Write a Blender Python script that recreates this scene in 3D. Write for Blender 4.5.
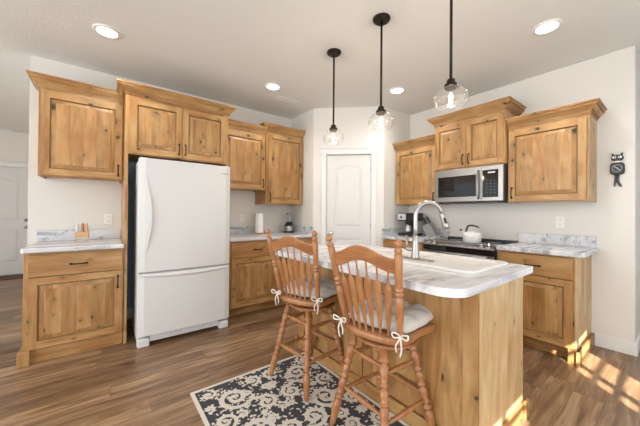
import bpy, bmesh, math, random
from mathutils import Vector, Matrix, noise
random.seed(7)
S = bpy.context.scene
COL = S.collection
for o in list(bpy.data.objects):
    bpy.data.objects.remove(o)

# ------------------------------------------------------------------ camera
FPX, CY, YAW, PITCH, ROLL, CAMH = 279.552, 211.2, 52.28, 0.381, 0.475, 1.216
a, b, r = math.radians(YAW), math.radians(PITCH), math.radians(ROLL)
fw = Vector((math.cos(a) * math.cos(b), math.sin(a) * math.cos(b), math.sin(b)))
rt = Vector((math.sin(a), -math.cos(a), 0))
up = rt.cross(fw)
R2 = rt * math.cos(r) + up * math.sin(r)
U2 = -rt * math.sin(r) + up * math.cos(r)
cam_d = bpy.data.cameras.new('camera')
cam = bpy.data.objects.new('camera', cam_d)
COL.objects.link(cam)
cam.matrix_world = Matrix(((R2.x, U2.x, -fw.x, 0), (R2.y, U2.y, -fw.y, 0), (R2.z, U2.z, -fw.z, CAMH), (0, 0, 0, 1)))
cam_d.sensor_width = 36
cam_d.lens = 36 * FPX / 640
cam_d.shift_y = -(213 - CY) / 640
cam_d.clip_start = 0.02
S.camera = cam

# ------------------------------------------------------------------ world, sun, daylight and fill, exposure
w = bpy.data.worlds.new('world')
S.world = w
w.use_nodes = True
wn = w.node_tree.nodes
wn['Background'].inputs[0].default_value = (0.90, 0.95, 1.0, 1)
wn['Background'].inputs[1].default_value = 1.25

def area(name, loc, rot, sx, sy, power, col=(1, 1, 1)):
    d = bpy.data.lights.new(name, 'AREA')
    d.shape = 'RECTANGLE'
    d.size = sx
    d.size_y = sy
    d.energy = power
    d.color = col
    o = bpy.data.objects.new(name, d)
    o.location = loc
    o.rotation_euler = rot
    COL.objects.link(o)
    return o

sd = bpy.data.lights.new('sun', 'SUN')
sd.energy = 24.0
sd.angle = math.radians(0.5)
sd.color = (1.0, 0.94, 0.84)
sun = bpy.data.objects.new('sun', sd)
COL.objects.link(sun)
sun.rotation_euler = Vector((1, 1, -0.9)).to_track_quat('-Z', 'Y').to_euler()
# added area lamps: window daylight from behind the viewer, unseen fill at the left
area('window_daylight', (0.9, -1.38, 1.35), (math.radians(100), 0, 0), 4.6, 1.9, 46, (0.90, 0.955, 1.0))
area('room_fill', (-3.6, 1.2, 1.45), (math.radians(102), 0, math.radians(-90)), 4.6, 2.2, 118, (0.92, 0.965, 1.0))
S.view_settings.view_transform = 'Standard'
S.view_settings.look = 'None'
S.view_settings.gamma = 1
S.view_settings.use_curve_mapping = False
S.view_settings.exposure = 0.30

# ------------------------------------------------------------------ materials
def new_mat(name):
    m = bpy.data.materials.new(name)
    m.use_nodes = True
    nt = m.node_tree
    return m, nt, nt.nodes['Principled BSDF']

def N(nt, t, **kw):
    n = nt.nodes.new(t)
    for k, v in kw.items():
        setattr(n, k, v)
    return n

def plain(name, col, rough=0.5, metal=0.0, bump=0.0, bscale=200, emit=None, spec=None, var=0.0, coat=0):
    m, nt, p = new_mat(name)
    p.inputs['Base Color'].default_value = (*col, 1)
    p.inputs['Roughness'].default_value = rough
    p.inputs['Metallic'].default_value = metal
    if spec is not None:
        p.inputs['Specular IOR Level'].default_value = spec
    if coat:
        p.inputs['Coat Weight'].default_value = coat
        p.inputs['Coat Roughness'].default_value = 0.15
    tc = N(nt, 'ShaderNodeTexCoord')
    nz = N(nt, 'ShaderNodeTexNoise')
    nz.inputs['Scale'].default_value = bscale
    nz.inputs['Detail'].default_value = 3
    nt.links.new(tc.outputs['Object'], nz.inputs['Vector'])
    if var:
        mx = N(nt, 'ShaderNodeMix', data_type='RGBA')
        mx.inputs['A'].default_value = (*[c * (1 - var) for c in col], 1)
        mx.inputs['B'].default_value = (*[min(1, c * (1 + var)) for c in col], 1)
        nt.links.new(nz.outputs['Fac'], mx.inputs['Factor'])
        nt.links.new(mx.outputs['Result'], p.inputs['Base Color'])
    if bump:
        bp = N(nt, 'ShaderNodeBump')
        bp.inputs['Strength'].default_value = bump
        bp.inputs['Distance'].default_value = 0.004
        nt.links.new(nz.outputs['Fac'], bp.inputs['Height'])
        nt.links.new(bp.outputs['Normal'], p.inputs['Normal'])
    if emit:
        p.inputs['Emission Color'].default_value = (*emit[0], 1)
        p.inputs['Emission Strength'].default_value = emit[1]
    return m

def ramp(nt, fac, stops):
    r_ = N(nt, 'ShaderNodeValToRGB')
    e = r_.color_ramp.elements
    while len(e) < len(stops):
        e.new(0.5)
    for i, (pos, c) in enumerate(stops):
        e[i].position = pos
        e[i].color = (*c, 1)
    nt.links.new(fac, r_.inputs['Fac'])
    return r_.outputs['Color']

def mix(nt, fac, A, B, blend='MIX'):
    m = N(nt, 'ShaderNodeMix', data_type='RGBA', blend_type=blend)
    for s, v in (('Factor', fac), ('A', A), ('B', B)):
        if isinstance(v, (int, float)):
            m.inputs[s].default_value = v
        elif isinstance(v, tuple):
            m.inputs[s].default_value = (*v, 1)
        else:
            nt.links.new(v, m.inputs[s])
    return m.outputs['Result']

def wood(name, axis, dark, mid, light, rough=0.42, knots=True, gscale=1.0, contrast=1.0, boards=0.0, across='X'):
    """grain runs along the object-space axis; every board (mesh island) gets its own offset and tone"""
    m, nt, p = new_mat(name)
    tc = N(nt, 'ShaderNodeTexCoord')
    geo = N(nt, 'ShaderNodeNewGeometry')
    off = N(nt, 'ShaderNodeVectorMath', operation='ADD')
    cmb = N(nt, 'ShaderNodeCombineXYZ')
    mul = N(nt, 'ShaderNodeMath', operation='MULTIPLY')
    mul.inputs[1].default_value = 37.0
    nt.links.new(geo.outputs['Random Per Island'], mul.inputs[0])
    bid = None
    if boards:
        sp = N(nt, 'ShaderNodeSeparateXYZ')
        nt.links.new(tc.outputs['Object'], sp.inputs[0])
        sn = N(nt, 'ShaderNodeMath', operation='MULTIPLY_ADD')
        sn.inputs[1].default_value = 1.0 / boards
        nt.links.new(sp.outputs[across], sn.inputs[0])
        nt.links.new(mul.outputs[0], sn.inputs[2])
        fl = N(nt, 'ShaderNodeMath', operation='FLOOR')
        nt.links.new(sn.outputs[0], fl.inputs[0])
        wn_ = N(nt, 'ShaderNodeTexWhiteNoise', noise_dimensions='1D')
        nt.links.new(fl.outputs[0], wn_.inputs['W'])
        bid = wn_.outputs['Value']
        ad = N(nt, 'ShaderNodeMath', operation='MULTIPLY_ADD')
        ad.inputs[1].default_value = 11.0
        nt.links.new(bid, ad.inputs[0])
        nt.links.new(mul.outputs[0], ad.inputs[2])
        seed = ad.outputs[0]
    else:
        seed = mul.outputs[0]
    for k in range(3):
        nt.links.new(seed, cmb.inputs[k])
    nt.links.new(tc.outputs['Object'], off.inputs[0])
    nt.links.new(cmb.outputs[0], off.inputs[1])
    mp = N(nt, 'ShaderNodeMapping')
    sc = [6.0 * gscale] * 3
    sc['XYZ'.index(axis)] = 1.0 * gscale
    mp.inputs['Scale'].default_value = sc
    nt.links.new(off.outputs[0], mp.inputs['Vector'])
    n1 = N(nt, 'ShaderNodeTexNoise')
    n1.inputs['Scale'].default_value = 1.6
    n1.inputs['Detail'].default_value = 5
    n1.inputs['Roughness'].default_value = 0.62
    n1.inputs['Distortion'].default_value = 1.3
    nt.links.new(mp.outputs[0], n1.inputs['Vector'])
    n2 = N(nt, 'ShaderNodeTexNoise')
    n2.inputs['Scale'].default_value = 9
    n2.inputs['Detail'].default_value = 4
    nt.links.new(mp.outputs[0], n2.inputs['Vector'])
    lo, hi = 0.5 - 0.25 / contrast, 0.5 + 0.25 / contrast
    col = ramp(nt, n1.outputs['Fac'], [(lo, dark), (0.5, mid), (hi, light)])
    fine = ramp(nt, n2.outputs['Fac'], [(0.3, (0.90, 0.88, 0.86)), (0.62, (1.03, 1.03, 1.03))])
    col = mix(nt, 0.5, col, fine, 'MULTIPLY')
    tone = ramp(nt, bid if bid is not None else geo.outputs['Random Per Island'],
                [(0.0, (0.84, 0.80, 0.76)), (0.5, (1.0, 1.0, 1.0)), (1.0, (1.13, 1.14, 1.18))])
    col = mix(nt, 0.8, col, tone, 'MULTIPLY')
    if knots:
        bn = N(nt, 'ShaderNodeTexNoise')
        bn.inputs['Scale'].default_value = 3.2
        bn.inputs['Detail'].default_value = 2
        nt.links.new(off.outputs[0], bn.inputs['Vector'])
        bl = ramp(nt, bn.outputs['Fac'], [(0.40, (1.07, 1.08, 1.10)), (0.62, (0.90, 0.74, 0.60))])
        col = mix(nt, 0.75, col, bl, 'MULTIPLY')
        kx_ = N(nt, 'ShaderNodeSeparateXYZ')
        nt.links.new(off.outputs[0], kx_.inputs[0])
        ka = N(nt, 'ShaderNodeMath', operation='ADD')
        nt.links.new(kx_.outputs[0], ka.inputs[0])
        nt.links.new(kx_.outputs[1], ka.inputs[1])
        kc = N(nt, 'ShaderNodeCombineXYZ')
        nt.links.new(ka.outputs[0], kc.inputs[0])
        nt.links.new(kx_.outputs[2], kc.inputs[1])
        vm = N(nt, 'ShaderNodeMapping')
        vm.inputs['Scale'].default_value = (8.0, 6.0, 0) if axis == 'Z' else (6.0, 8.0, 0)
        nt.links.new(kc.outputs[0], vm.inputs['Vector'])
        dn = N(nt, 'ShaderNodeTexNoise')
        dn.inputs['Scale'].default_value = 14
        nt.links.new(off.outputs[0], dn.inputs['Vector'])
        va = N(nt, 'ShaderNodeVectorMath', operation='MULTIPLY_ADD')
        va.inputs[1].default_value = (0.26, 0.26, 0.26)
        nt.links.new(dn.outputs['Color'], va.inputs[0])
        nt.links.new(vm.outputs[0], va.inputs[2])
        vo = N(nt, 'ShaderNodeTexVoronoi', voronoi_dimensions='2D')
        vo.inputs['Scale'].default_value = 1.0
        nt.links.new(va.outputs[0], vo.inputs['Vector'])
        sc_ = N(nt, 'ShaderNodeSeparateColor')
        nt.links.new(vo.outputs['Color'], sc_.inputs[0])
        sel = N(nt, 'ShaderNodeMath', operation='GREATER_THAN')
        sel.inputs[1].default_value = 0.64
        nt.links.new(sc_.outputs[0], sel.inputs[0])
        # halo of darker wood, then the dark core
        szm = N(nt, 'ShaderNodeMath', operation='MULTIPLY_ADD')
        szm.inputs[1].default_value = 1.7
        szm.inputs[2].default_value = 0.36
        nt.links.new(sc_.outputs[1], szm.inputs[0])
        dsz = N(nt, 'ShaderNodeMath', operation='MULTIPLY')
        nt.links.new(vo.outputs['Distance'], dsz.inputs[0])
        nt.links.new(szm.outputs[0], dsz.inputs[1])
        halo = ramp(nt, dsz.outputs[0], [(0.04, (1, 1, 1)), (0.36, (0, 0, 0))])
        hm = N(nt, 'ShaderNodeMath', operation='MULTIPLY')
        nt.links.new(halo, hm.inputs[0])
        nt.links.new(sel.outputs[0], hm.inputs[1])
        h2 = N(nt, 'ShaderNodeMath', operation='MULTIPLY')
        h2.inputs[1].default_value = 0.62
        nt.links.new(hm.outputs[0], h2.inputs[0])
        col = mix(nt, h2.outputs[0], col, tuple(c * 0.50 for c in mid))
        core = ramp(nt, dsz.outputs[0], [(0.035, (1, 1, 1)), (0.085, (0, 0, 0))])
        cm = N(nt, 'ShaderNodeMath', operation='MULTIPLY')
        nt.links.new(core, cm.inputs[0])
        nt.links.new(sel.outputs[0], cm.inputs[1])
        col = mix(nt, cm.outputs[0], col, (0.045, 0.018, 0.008))
    nt.links.new(col, p.inputs['Base Color'])
    p.inputs['Roughness'].default_value = rough
    bp = N(nt, 'ShaderNodeBump')
    bp.inputs['Strength'].default_value = 0.08
    bp.inputs['Distance'].default_value = 0.002
    nt.links.new(n2.outputs['Fac'], bp.inputs['Height'])
    nt.links.new(bp.outputs['Normal'], p.inputs['Normal'])
    return m

AD, AM, AL = (0.26, 0.118, 0.036), (0.415, 0.240, 0.090), (0.53, 0.345, 0.155)
WZ = wood('knotty_alder_upright', 'Z', AD, AM, AL)
WX = wood('knotty_alder_lengthwise', 'X', AD, AM, AL)
WY = wood('knotty_alder_crosswise', 'Y', AD, AM, AL)
WPX = wood('alder_panel_glued_a', 'Z', AD, AM, AL, boards=0.095, across='X')
WPY = wood('alder_panel_glued_b', 'Z', AD, AM, AL, boards=0.095, across='Y')
GL = wood('glazed_groove', 'Z', tuple(c * 0.55 for c in AD), tuple(c * 0.62 for c in AM), tuple(c * 0.75 for c in AM), knots=False)
OAK = wood('golden_oak', 'Z', (0.27, 0.10, 0.035), (0.38, 0.165, 0.065), (0.48, 0.235, 0.105), rough=0.28, knots=False, gscale=2.0)
OAKY = wood('golden_oak_rail', 'Y', (0.27, 0.10, 0.035), (0.38, 0.165, 0.065), (0.48, 0.235, 0.105), rough=0.28, knots=False, gscale=2.0)
PAD, PAM, PAL = (0.42, 0.27, 0.125), (0.56, 0.41, 0.22), (0.66, 0.51, 0.31)  # cabinet alder lightened: daylight on the end panels put into the colour
LITX = wood('daylit_alder_end_x', 'Z', PAD, PAM, PAL, boards=0.11, across='X')
LITY = wood('daylit_alder_end_y', 'Z', PAD, PAM, PAL, boards=0.11, across='Y')
BAMB = wood('bamboo', 'X', (0.46, 0.27, 0.12), (0.58, 0.36, 0.17), (0.68, 0.45, 0.24), knots=False)

WALL = plain('wall_paint', (0.745, 0.722, 0.68), 0.85, bump=0.12, bscale=90)
BLUE = plain('blue_wall_paint', (0.32, 0.52, 0.70), 0.8, bump=0.1, bscale=90)
CEIL = plain('ceiling_texture', (0.75, 0.755, 0.735), 0.9, bump=0.55, bscale=42, var=0.05)
TRIM = plain('white_trim_paint', (0.78, 0.775, 0.76), 0.45)
DOORW = plain('white_door_paint', (0.69, 0.685, 0.67), 0.42)
FRIDGE = plain('white_enamel', (0.70, 0.705, 0.70), 0.32, bump=0.03, bscale=600)
FRSEAM = plain('grey_gasket', (0.35, 0.35, 0.35), 0.6)
BRONZE = plain('dark_bronze', (0.035, 0.026, 0.02), 0.42, 0.8, var=0.25, bscale=60)
STEEL = plain('stainless_steel', (0.35, 0.34, 0.33), 0.34, 1.0)
NICKEL = plain('brushed_nickel', (0.40, 0.395, 0.38), 0.36, 1.0)
CHROME = plain('chrome', (0.78, 0.78, 0.78), 0.12, 1.0)
BLACKG = plain('black_glass', (0.008, 0.008, 0.009), 0.05)
BLACK = plain('black_plastic', (0.015, 0.015, 0.017), 0.35)
DGREY = plain('dark_grey_plastic', (0.06, 0.06, 0.065), 0.4)
GREY = plain('grey_plastic', (0.25, 0.255, 0.26), 0.45)
LGREY = plain('light_grey', (0.55, 0.55, 0.55), 0.5)
SINKM = plain('white_composite', (0.76, 0.755, 0.74), 0.22)
KETTLE = plain('white_kettle_enamel', (0.74, 0.74, 0.73), 0.25)
PLATE = plain('outlet_plastic', (0.84, 0.82, 0.78), 0.35)
SLOT = plain('outlet_slot', (0.25, 0.24, 0.22), 0.6)
PAPER = plain('paper_towel', (0.86, 0.86, 0.86), 0.9, bump=0.3, bscale=120)
CUSH = plain('oatmeal_linen', (0.67, 0.65, 0.62), 0.95, bump=0.6, bscale=380, var=0.16)
TIE = plain('cotton_tie', (0.74, 0.70, 0.63), 0.9, bump=0.3, bscale=300)
RUGC = plain('rug_cream_pile', (0.70, 0.65, 0.57), 0.95, bump=0.8, bscale=420, var=0.22)
RUGD = plain('rug_charcoal_pile', (0.052, 0.054, 0.058), 0.95, bump=0.8, bscale=420, var=0.3)
MAT = plain('brown_mat', (0.12, 0.06, 0.03), 0.95, bump=0.6, bscale=60, var=0.5)
AMBER = plain('amber', (0.42, 0.16, 0.03), 0.3)
CLEARW = plain('clear_board', (0.75, 0.74, 0.70), 0.2)
LENS = plain('light_lens', (0.9, 0.9, 0.9), 0.4, emit=((1.0, 0.97, 0.92), 9.0))
BULB = plain('glowing_filament', (1, 0.8, 0.55), 0.4, emit=((1.0, 0.72, 0.42), 9.0))
SILVERG = plain('silver_dial', (0.55, 0.56, 0.58), 0.3)

def glass_mat(name, tint=(1, 1, 1), refl=0.16, haze=0.06):
    m = bpy.data.materials.new(name)
    m.use_nodes = True
    nt = m.node_tree
    nt.nodes.remove(nt.nodes['Principled BSDF'])
    out = nt.nodes['Material Output']
    tr = N(nt, 'ShaderNodeBsdfTransparent')
    tr.inputs[0].default_value = (*tint, 1)
    gl = N(nt, 'ShaderNodeBsdfGlossy')
    gl.inputs['Roughness'].default_value = 0.04
    df = N(nt, 'ShaderNodeBsdfDiffuse')
    df.inputs[0].default_value = (0.9, 0.9, 0.9, 1)
    lw = N(nt, 'ShaderNodeLayerWeight')
    lw.inputs[0].default_value = 0.35
    mm = N(nt, 'ShaderNodeMath', operation='MULTIPLY_ADD')
    mm.inputs[1].default_value = 0.40
    mm.inputs[2].default_value = refl * 0.3
    nt.links.new(lw.outputs['Facing'], mm.inputs[0])
    m1 = N(nt, 'ShaderNodeMixShader')
    m1.inputs[0].default_value = haze
    nt.links.new(tr.outputs[0], m1.inputs[1])
    nt.links.new(df.outputs[0], m1.inputs[2])
    m2 = N(nt, 'ShaderNodeMixShader')
    nt.links.new(mm.outputs[0], m2.inputs[0])
    nt.links.new(m1.outputs[0], m2.inputs[1])
    nt.links.new(gl.outputs[0], m2.inputs[2])
    nt.links.new(m2.outputs[0], out.inputs[0])
    return m
GLASS = glass_mat('clear_seeded_glass', haze=0.03, refl=0.1)
BGLASS = glass_mat('bulb_glass', haze=0.02, refl=0.0)
JARG = glass_mat('jar_glass', (0.8, 0.84, 0.88), haze=0.15)

def marble():
    m, nt, p = new_mat('marble_laminate')
    tc = N(nt, 'ShaderNodeTexCoord')
    mp = N(nt, 'ShaderNodeMapping')
    mp.inputs['Rotation'].default_value = (0.3, 0.2, math.radians(38))
    mp.inputs['Scale'].default_value = (1.0, 2.6, 1.6)
    nt.links.new(tc.outputs['Object'], mp.inputs['Vector'])
    n = N(nt, 'ShaderNodeTexNoise')
    n.inputs['Scale'].default_value = 1.9
    n.inputs['Detail'].default_value = 7
    n.inputs['Roughness'].default_value = 0.58
    n.inputs['Distortion'].default_value = 0.9
    nt.links.new(mp.outputs[0], n.inputs['Vector'])
    base = ramp(nt, n.outputs['Fac'], [(0.32, (0.58, 0.59, 0.62)), (0.50, (0.69, 0.70, 0.72)), (0.66, (0.75, 0.75, 0.75))])
    sb = N(nt, 'ShaderNodeMath', operation='SUBTRACT')
    sb.inputs[1].default_value = 0.5
    ab = N(nt, 'ShaderNodeMath', operation='ABSOLUTE')
    nt.links.new(n.outputs['Fac'], sb.inputs[0])
    nt.links.new(sb.outputs[0], ab.inputs[0])
    vein = ramp(nt, ab.outputs[0], [(0.0, (1, 1, 1)), (0.012, (0, 0, 0))])
    n3 = N(nt, 'ShaderNodeTexNoise')
    n3.inputs['Scale'].default_value = 3
    nt.links.new(tc.outputs['Object'], n3.inputs['Vector'])
    vm = ramp(nt, n3.outputs['Fac'], [(0.38, (0, 0, 0)), (0.55, (0.9, 0.9, 0.9))])
    vv = mix(nt, 1.0, vein, vm, 'MULTIPLY')
    mp2 = N(nt, 'ShaderNodeMapping')
    mp2.inputs['Rotation'].default_value = (0.75, 0.6, math.radians(32))
    mp2.inputs['Location'].default_value = (3.3, 1.7, 0.4)
    mp2.inputs['Scale'].default_value = (1.2, 9.0, 7.0)
    nt.links.new(tc.outputs['Object'], mp2.inputs['Vector'])
    n4 = N(nt, 'ShaderNodeTexNoise')
    n4.inputs['Scale'].default_value = 1.6
    n4.inputs['Detail'].default_value = 5
    n4.inputs['Distortion'].default_value = 0.5
    nt.links.new(mp2.outputs[0], n4.inputs['Vector'])
    streak = ramp(nt, n4.outputs['Fac'], [(0.34, (0.52, 0.53, 0.56)), (0.47, (0.90, 0.90, 0.92)), (0.6, (1.0, 1.0, 1.0))])
    base = mix(nt, 1.0, base, streak, 'MULTIPLY')
    col = mix(nt, vv, base, (0.20, 0.20, 0.22))
    nt.links.new(col, p.inputs['Base Color'])
    p.inputs['Roughness'].default_value = 0.22
    return m
MARB = marble()

def floor_mat():
    m, nt, p = new_mat('vinyl_plank_floor')
    tc = N(nt, 'ShaderNodeTexCoord')
    sp = N(nt, 'ShaderNodeSeparateXYZ')
    nt.links.new(tc.outputs['Object'], sp.inputs[0])
    def M(op, A, B=None, C=None):
        n = N(nt, 'ShaderNodeMath', operation=op)
        for i, v in enumerate((A, B, C)):
            if v is None:
                continue
            if isinstance(v, (int, float)):
                n.inputs[i].default_value = v
            else:
                nt.links.new(v, n.inputs[i])
        return n.outputs[0]
    PW, PL = 0.152, 1.22
    ry = M('DIVIDE', sp.outputs['Y'], PW)
    row = M('FLOOR', ry)
    w1 = N(nt, 'ShaderNodeTexWhiteNoise', noise_dimensions='1D')
    nt.links.new(row, w1.inputs['W'])
    px_ = M('ADD', M('DIVIDE', sp.outputs['X'], PL), w1.outputs['Value'])
    cx_ = M('FLOOR', px_)
    c2 = N(nt, 'ShaderNodeCombineXYZ')
    nt.links.new(row, c2.inputs[0])
    nt.links.new(cx_, c2.inputs[1])
    w2 = N(nt, 'ShaderNodeTexWhiteNoise', noise_dimensions='2D')
    nt.links.new(c2.outputs[0], w2.inputs['Vector'])
    pid = w2.outputs['Value']
    off = N(nt, 'ShaderNodeVectorMath', operation='MULTIPLY_ADD')
    off.inputs[1].default_value = (13, 13, 13)
    nt.links.new(w2.outputs['Color'], off.inputs[0])
    nt.links.new(tc.outputs['Object'], off.inputs[2])
    mp = N(nt, 'ShaderNodeMapping')
    mp.inputs['Scale'].default_value = (1.3, 11, 1)
    nt.links.new(off.outputs[0], mp.inputs['Vector'])
    n1 = N(nt, 'ShaderNodeTexNoise')
    n1.inputs['Scale'].default_value = 1.5
    n1.inputs['Detail'].default_value = 6
    n1.inputs['Roughness'].default_value = 0.6
    n1.inputs['Distortion'].default_value = 1.0
    nt.links.new(mp.outputs[0], n1.inputs['Vector'])
    col = ramp(nt, n1.outputs['Fac'], [(0.28, (0.115, 0.062, 0.031)), (0.5, (0.228, 0.138, 0.074)), (0.68, (0.35, 0.235, 0.145))])
    tone = ramp(nt, pid, [(0.0, (0.52, 0.46, 0.42)), (0.5, (0.88, 0.84, 0.80)), (1.0, (1.28, 1.26, 1.22))])
    col = mix(nt, 0.85, col, tone, 'MULTIPLY')
    fy = M('FRACT', ry)
    ey = M('MINIMUM', fy, M('SUBTRACT', 1.0, fy))
    fx = M('FRACT', px_)
    ex = M('MINIMUM', fx, M('SUBTRACT', 1.0, fx))
    sy = M('LESS_THAN', ey, 0.009)
    sx = M('LESS_THAN', ex, 0.0012)
    seam = M('MAXIMUM', sy, sx)
    col = mix(nt, M('MULTIPLY', seam, 0.55), col, (0.06, 0.035, 0.02))
    nt.links.new(col, p.inputs['Base Color'])
    rr = ramp(nt, n1.outputs['Fac'], [(0.3, (0.42, 0.42, 0.42)), (0.7, (0.30, 0.30, 0.30))])
    nt.links.new(rr, p.inputs['Roughness'])
    bp = N(nt, 'ShaderNodeBump')
    bp.inputs['Strength'].default_value = 0.12
    bp.inputs['Distance'].default_value = 0.002
    nt.links.new(n1.outputs['Fac'], bp.inputs['Height'])
    nt.links.new(bp.outputs['Normal'], p.inputs['Normal'])
    return m
FLOOR = floor_mat()

# ------------------------------------------------------------------ mesh helpers
class Fr:
    """frame on a wall: u along the wall, v up, w out into the room"""
    def __init__(s, o, u, n):
        s.o = Vector((*o, 0)); s.u = Vector((*u, 0)).normalized(); s.n = Vector((*n, 0)).normalized()
    def P(s, u, v, w):
        return s.o + s.u * u + s.n * w + Vector((0, 0, v))
WORLD = Fr((0, 0), (1, 0), (0, 1))      # P(x, z, y)

class MB:
    def __init__(s, fr=None):
        s.V = []; s.F = []; s.I = []; s.fr = fr
    def face(s, pts, mi=0):
        k = len(s.V)
        s.V += [Vector(p) for p in pts]
        s.F.append(tuple(range(k, k + len(pts)))); s.I.append(mi)
    def add(s, pts, faces, mi=0):
        k = len(s.V)
        s.V += [Vector(p) for p in pts]
        for f in faces:
            s.F.append(tuple(i + k for i in f)); s.I.append(mi)
    def box(s, u0, u1, v0, v1, w0, w1, mi=0):
        P = s.fr.P if s.fr else (lambda u, v, w_: Vector((u, w_, v)))
        c = [P(u, v, w_) for w_ in (w0, w1) for v in (v0, v1) for u in (u0, u1)]
        s.add(c, [(0, 1, 3, 2), (4, 6, 7, 5), (0, 4, 5, 1), (2, 3, 7, 6), (0, 2, 6, 4), (1, 5, 7, 3)], mi)
        return s
    def xyz(s, x0, x1, y0, y1, z0, z1, mi=0):
        c = [Vector((x, y, z)) for z in (z0, z1) for y in (y0, y1) for x in (x0, x1)]
        s.add(c, [(0, 2, 3, 1), (4, 5, 7, 6), (0, 1, 5, 4), (2, 6, 7, 3), (0, 4, 6, 2), (1, 3, 7, 5)], mi)
        return s
    def loops(s, L, mi=0, cap0=True, cap1=True, closed=True, midx=None):
        k = len(s.V); n = len(L[0])
        for l in L:
            s.V += [Vector(p) for p in l]
        for i in range(len(L) - 1):
            for j in range(n if closed else n - 1):
                q = (j + 1) % n
                s.F.append((k + i * n + j, k + i * n + q, k + (i + 1) * n + q, k + (i + 1) * n + j))
                s.I.append(midx[i] if midx else mi)
        if cap0:
            s.F.append(tuple(k + j for j in range(n))); s.I.append(mi)
        if cap1:
            s.F.append(tuple(k + (len(L) - 1) * n + j for j in range(n))); s.I.append(mi)
        return s
    def lathe(s, p0, p1, prof, seg=14, mi=0, flat=None, cap0=True, cap1=True):
        """prof: (t along p0-p1, radius). flat=(vector, factor) squeezes one direction"""
        p0 = Vector(p0); p1 = Vector(p1)
        ax = (p1 - p0)
        d = ax.normalized()
        if flat:
            e1 = (Vector(flat[0]) - d * d.dot(Vector(flat[0]))).normalized()
        else:
            e1 = d.orthogonal().normalized()
        e2 = d.cross(e1)
        k = flat[1] if flat else 1
        L = []
        for t, r_ in prof:
            c = p0 + ax * t
            L.append([c + (e1 * math.cos(2 * math.pi * j / seg) * r_ * k + e2 * math.sin(2 * math.pi * j / seg) * r_) for j in range(seg)])
        return s.loops(L, mi, cap0, cap1)
    def tube(s, pts, rad, seg=10, mi=0, cap=True):
        pts = [Vector(p) for p in pts]
        n = len(pts)
        rad = rad if isinstance(rad, (list, tuple)) else [rad] * n
        L = []; e1 = None
        for i in range(n):
            d = (pts[min(i + 1, n - 1)] - pts[max(i - 1, 0)]).normalized()
            if e1 is None:
                e1 = d.orthogonal().normalized()
            else:
                e1 = (e1 - d * d.dot(e1)).normalized()
            e2 = d.cross(e1)
            L.append([pts[i] + (e1 * math.cos(2 * math.pi * j / seg) + e2 * math.sin(2 * math.pi * j / seg)) * rad[i] for j in range(seg)])
        return s.loops(L, mi, cap, cap)
    def prism(s, poly, z0, z1, mi=0, inset=0):
        L = [[(x, y, z0) for x, y in poly], [(x, y, z1) for x, y in poly]]
        return s.loops(L, mi)
    def build(s, name, mats, parent=None, smooth=False, bevel=0.0, segs=2, sub=0, base=None):
        if not isinstance(mats, (list, tuple)):
            mats = [mats]
        off = Vector(parent['_o']) if parent is not None and '_o' in parent else Vector(base or (0, 0, 0))
        if parent is not None and parent.parent is not None:
            off = Vector(parent['_o'])
        me = bpy.data.meshes.new(name)
        me.from_pydata([v - off for v in s.V], [], s.F)
        for i, m in enumerate(mats):
            me.materials.append(m)
        me.polygons.foreach_set('material_index', s.I)
        bm = bmesh.new(); bm.from_mesh(me)
        bmesh.ops.remove_doubles(bm, verts=bm.verts, dist=1e-5) if smooth else None
        bmesh.ops.recalc_face_normals(bm, faces=bm.faces)
        bm.to_mesh(me); bm.free()
        if smooth:
            me.polygons.foreach_set('use_smooth', [True] * len(me.polygons))
        o = bpy.data.objects.new(name, me)
        COL.objects.link(o)
        if parent is not None:
            o.parent = parent
        elif base:
            o.location = base
        o['_o'] = list(off)
        if bevel:
            b_ = o.modifiers.new('bevel', 'BEVEL'); b_.width = bevel; b_.segments = segs; b_.limit_method = 'ANGLE'
            b_.angle_limit = math.radians(35)
        if sub:
            s_ = o.modifiers.new('subdivision', 'SUBSURF'); s_.levels = sub; s_.render_levels = sub
        return o

def tag(o, label=None, cat=None, group=None, kind=None):
    if label: o['label'] = label
    if cat: o['category'] = cat
    if group: o['group'] = group
    if kind: o['kind'] = kind
    return o

def thing(name, label, cat, loc, group=None, rz=0):
    o = bpy.data.objects.new(name, None)
    COL.objects.link(o)
    o.location = loc
    o.rotation_euler = (0, 0, rz)
    o.empty_display_size = 0.1
    o['_o'] = list(loc)
    tag(o, label, cat, group)
    return o

def dup(root, loc, rz=None, label=None):
    def cp(o, par):
        c = o.copy(); COL.objects.link(c)
        if par is not None:
            c.parent = par
        for k in list(kids[o.name]):
            cp(k, c)
        return c
    kids = {}
    def walk(o):
        kids[o.name] = [x for x in allobj if x.parent == o]
        for x in kids[o.name]:
            walk(x)
    allobj = list(bpy.data.objects)
    walk(root)
    c = cp(root, None)
    c.location = loc
    if rz is not None:
        c.rotation_euler = (0, 0, rz)
    if label:
        c['label'] = label
    return c

def struct(o):
    o['kind'] = 'structure'
    return o

# ------------------------------------------------------------------ setting
YA, XB, H = 3.825, 3.658, 2.713
X1, Y1, X2, Y2, Y3, XL = 2.363, 3.222, 3.077, 2.531, 0.245, -0.575
HY = 7.75
struct(MB().xyz(-7.5, 6.8, -1.7, 8.0, -0.12, 0.0).build('floor', FLOOR))
struct(MB().xyz(-7.5, 6.8, -1.7, 8.0, H, H + 0.12).build('ceiling', CEIL))
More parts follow.
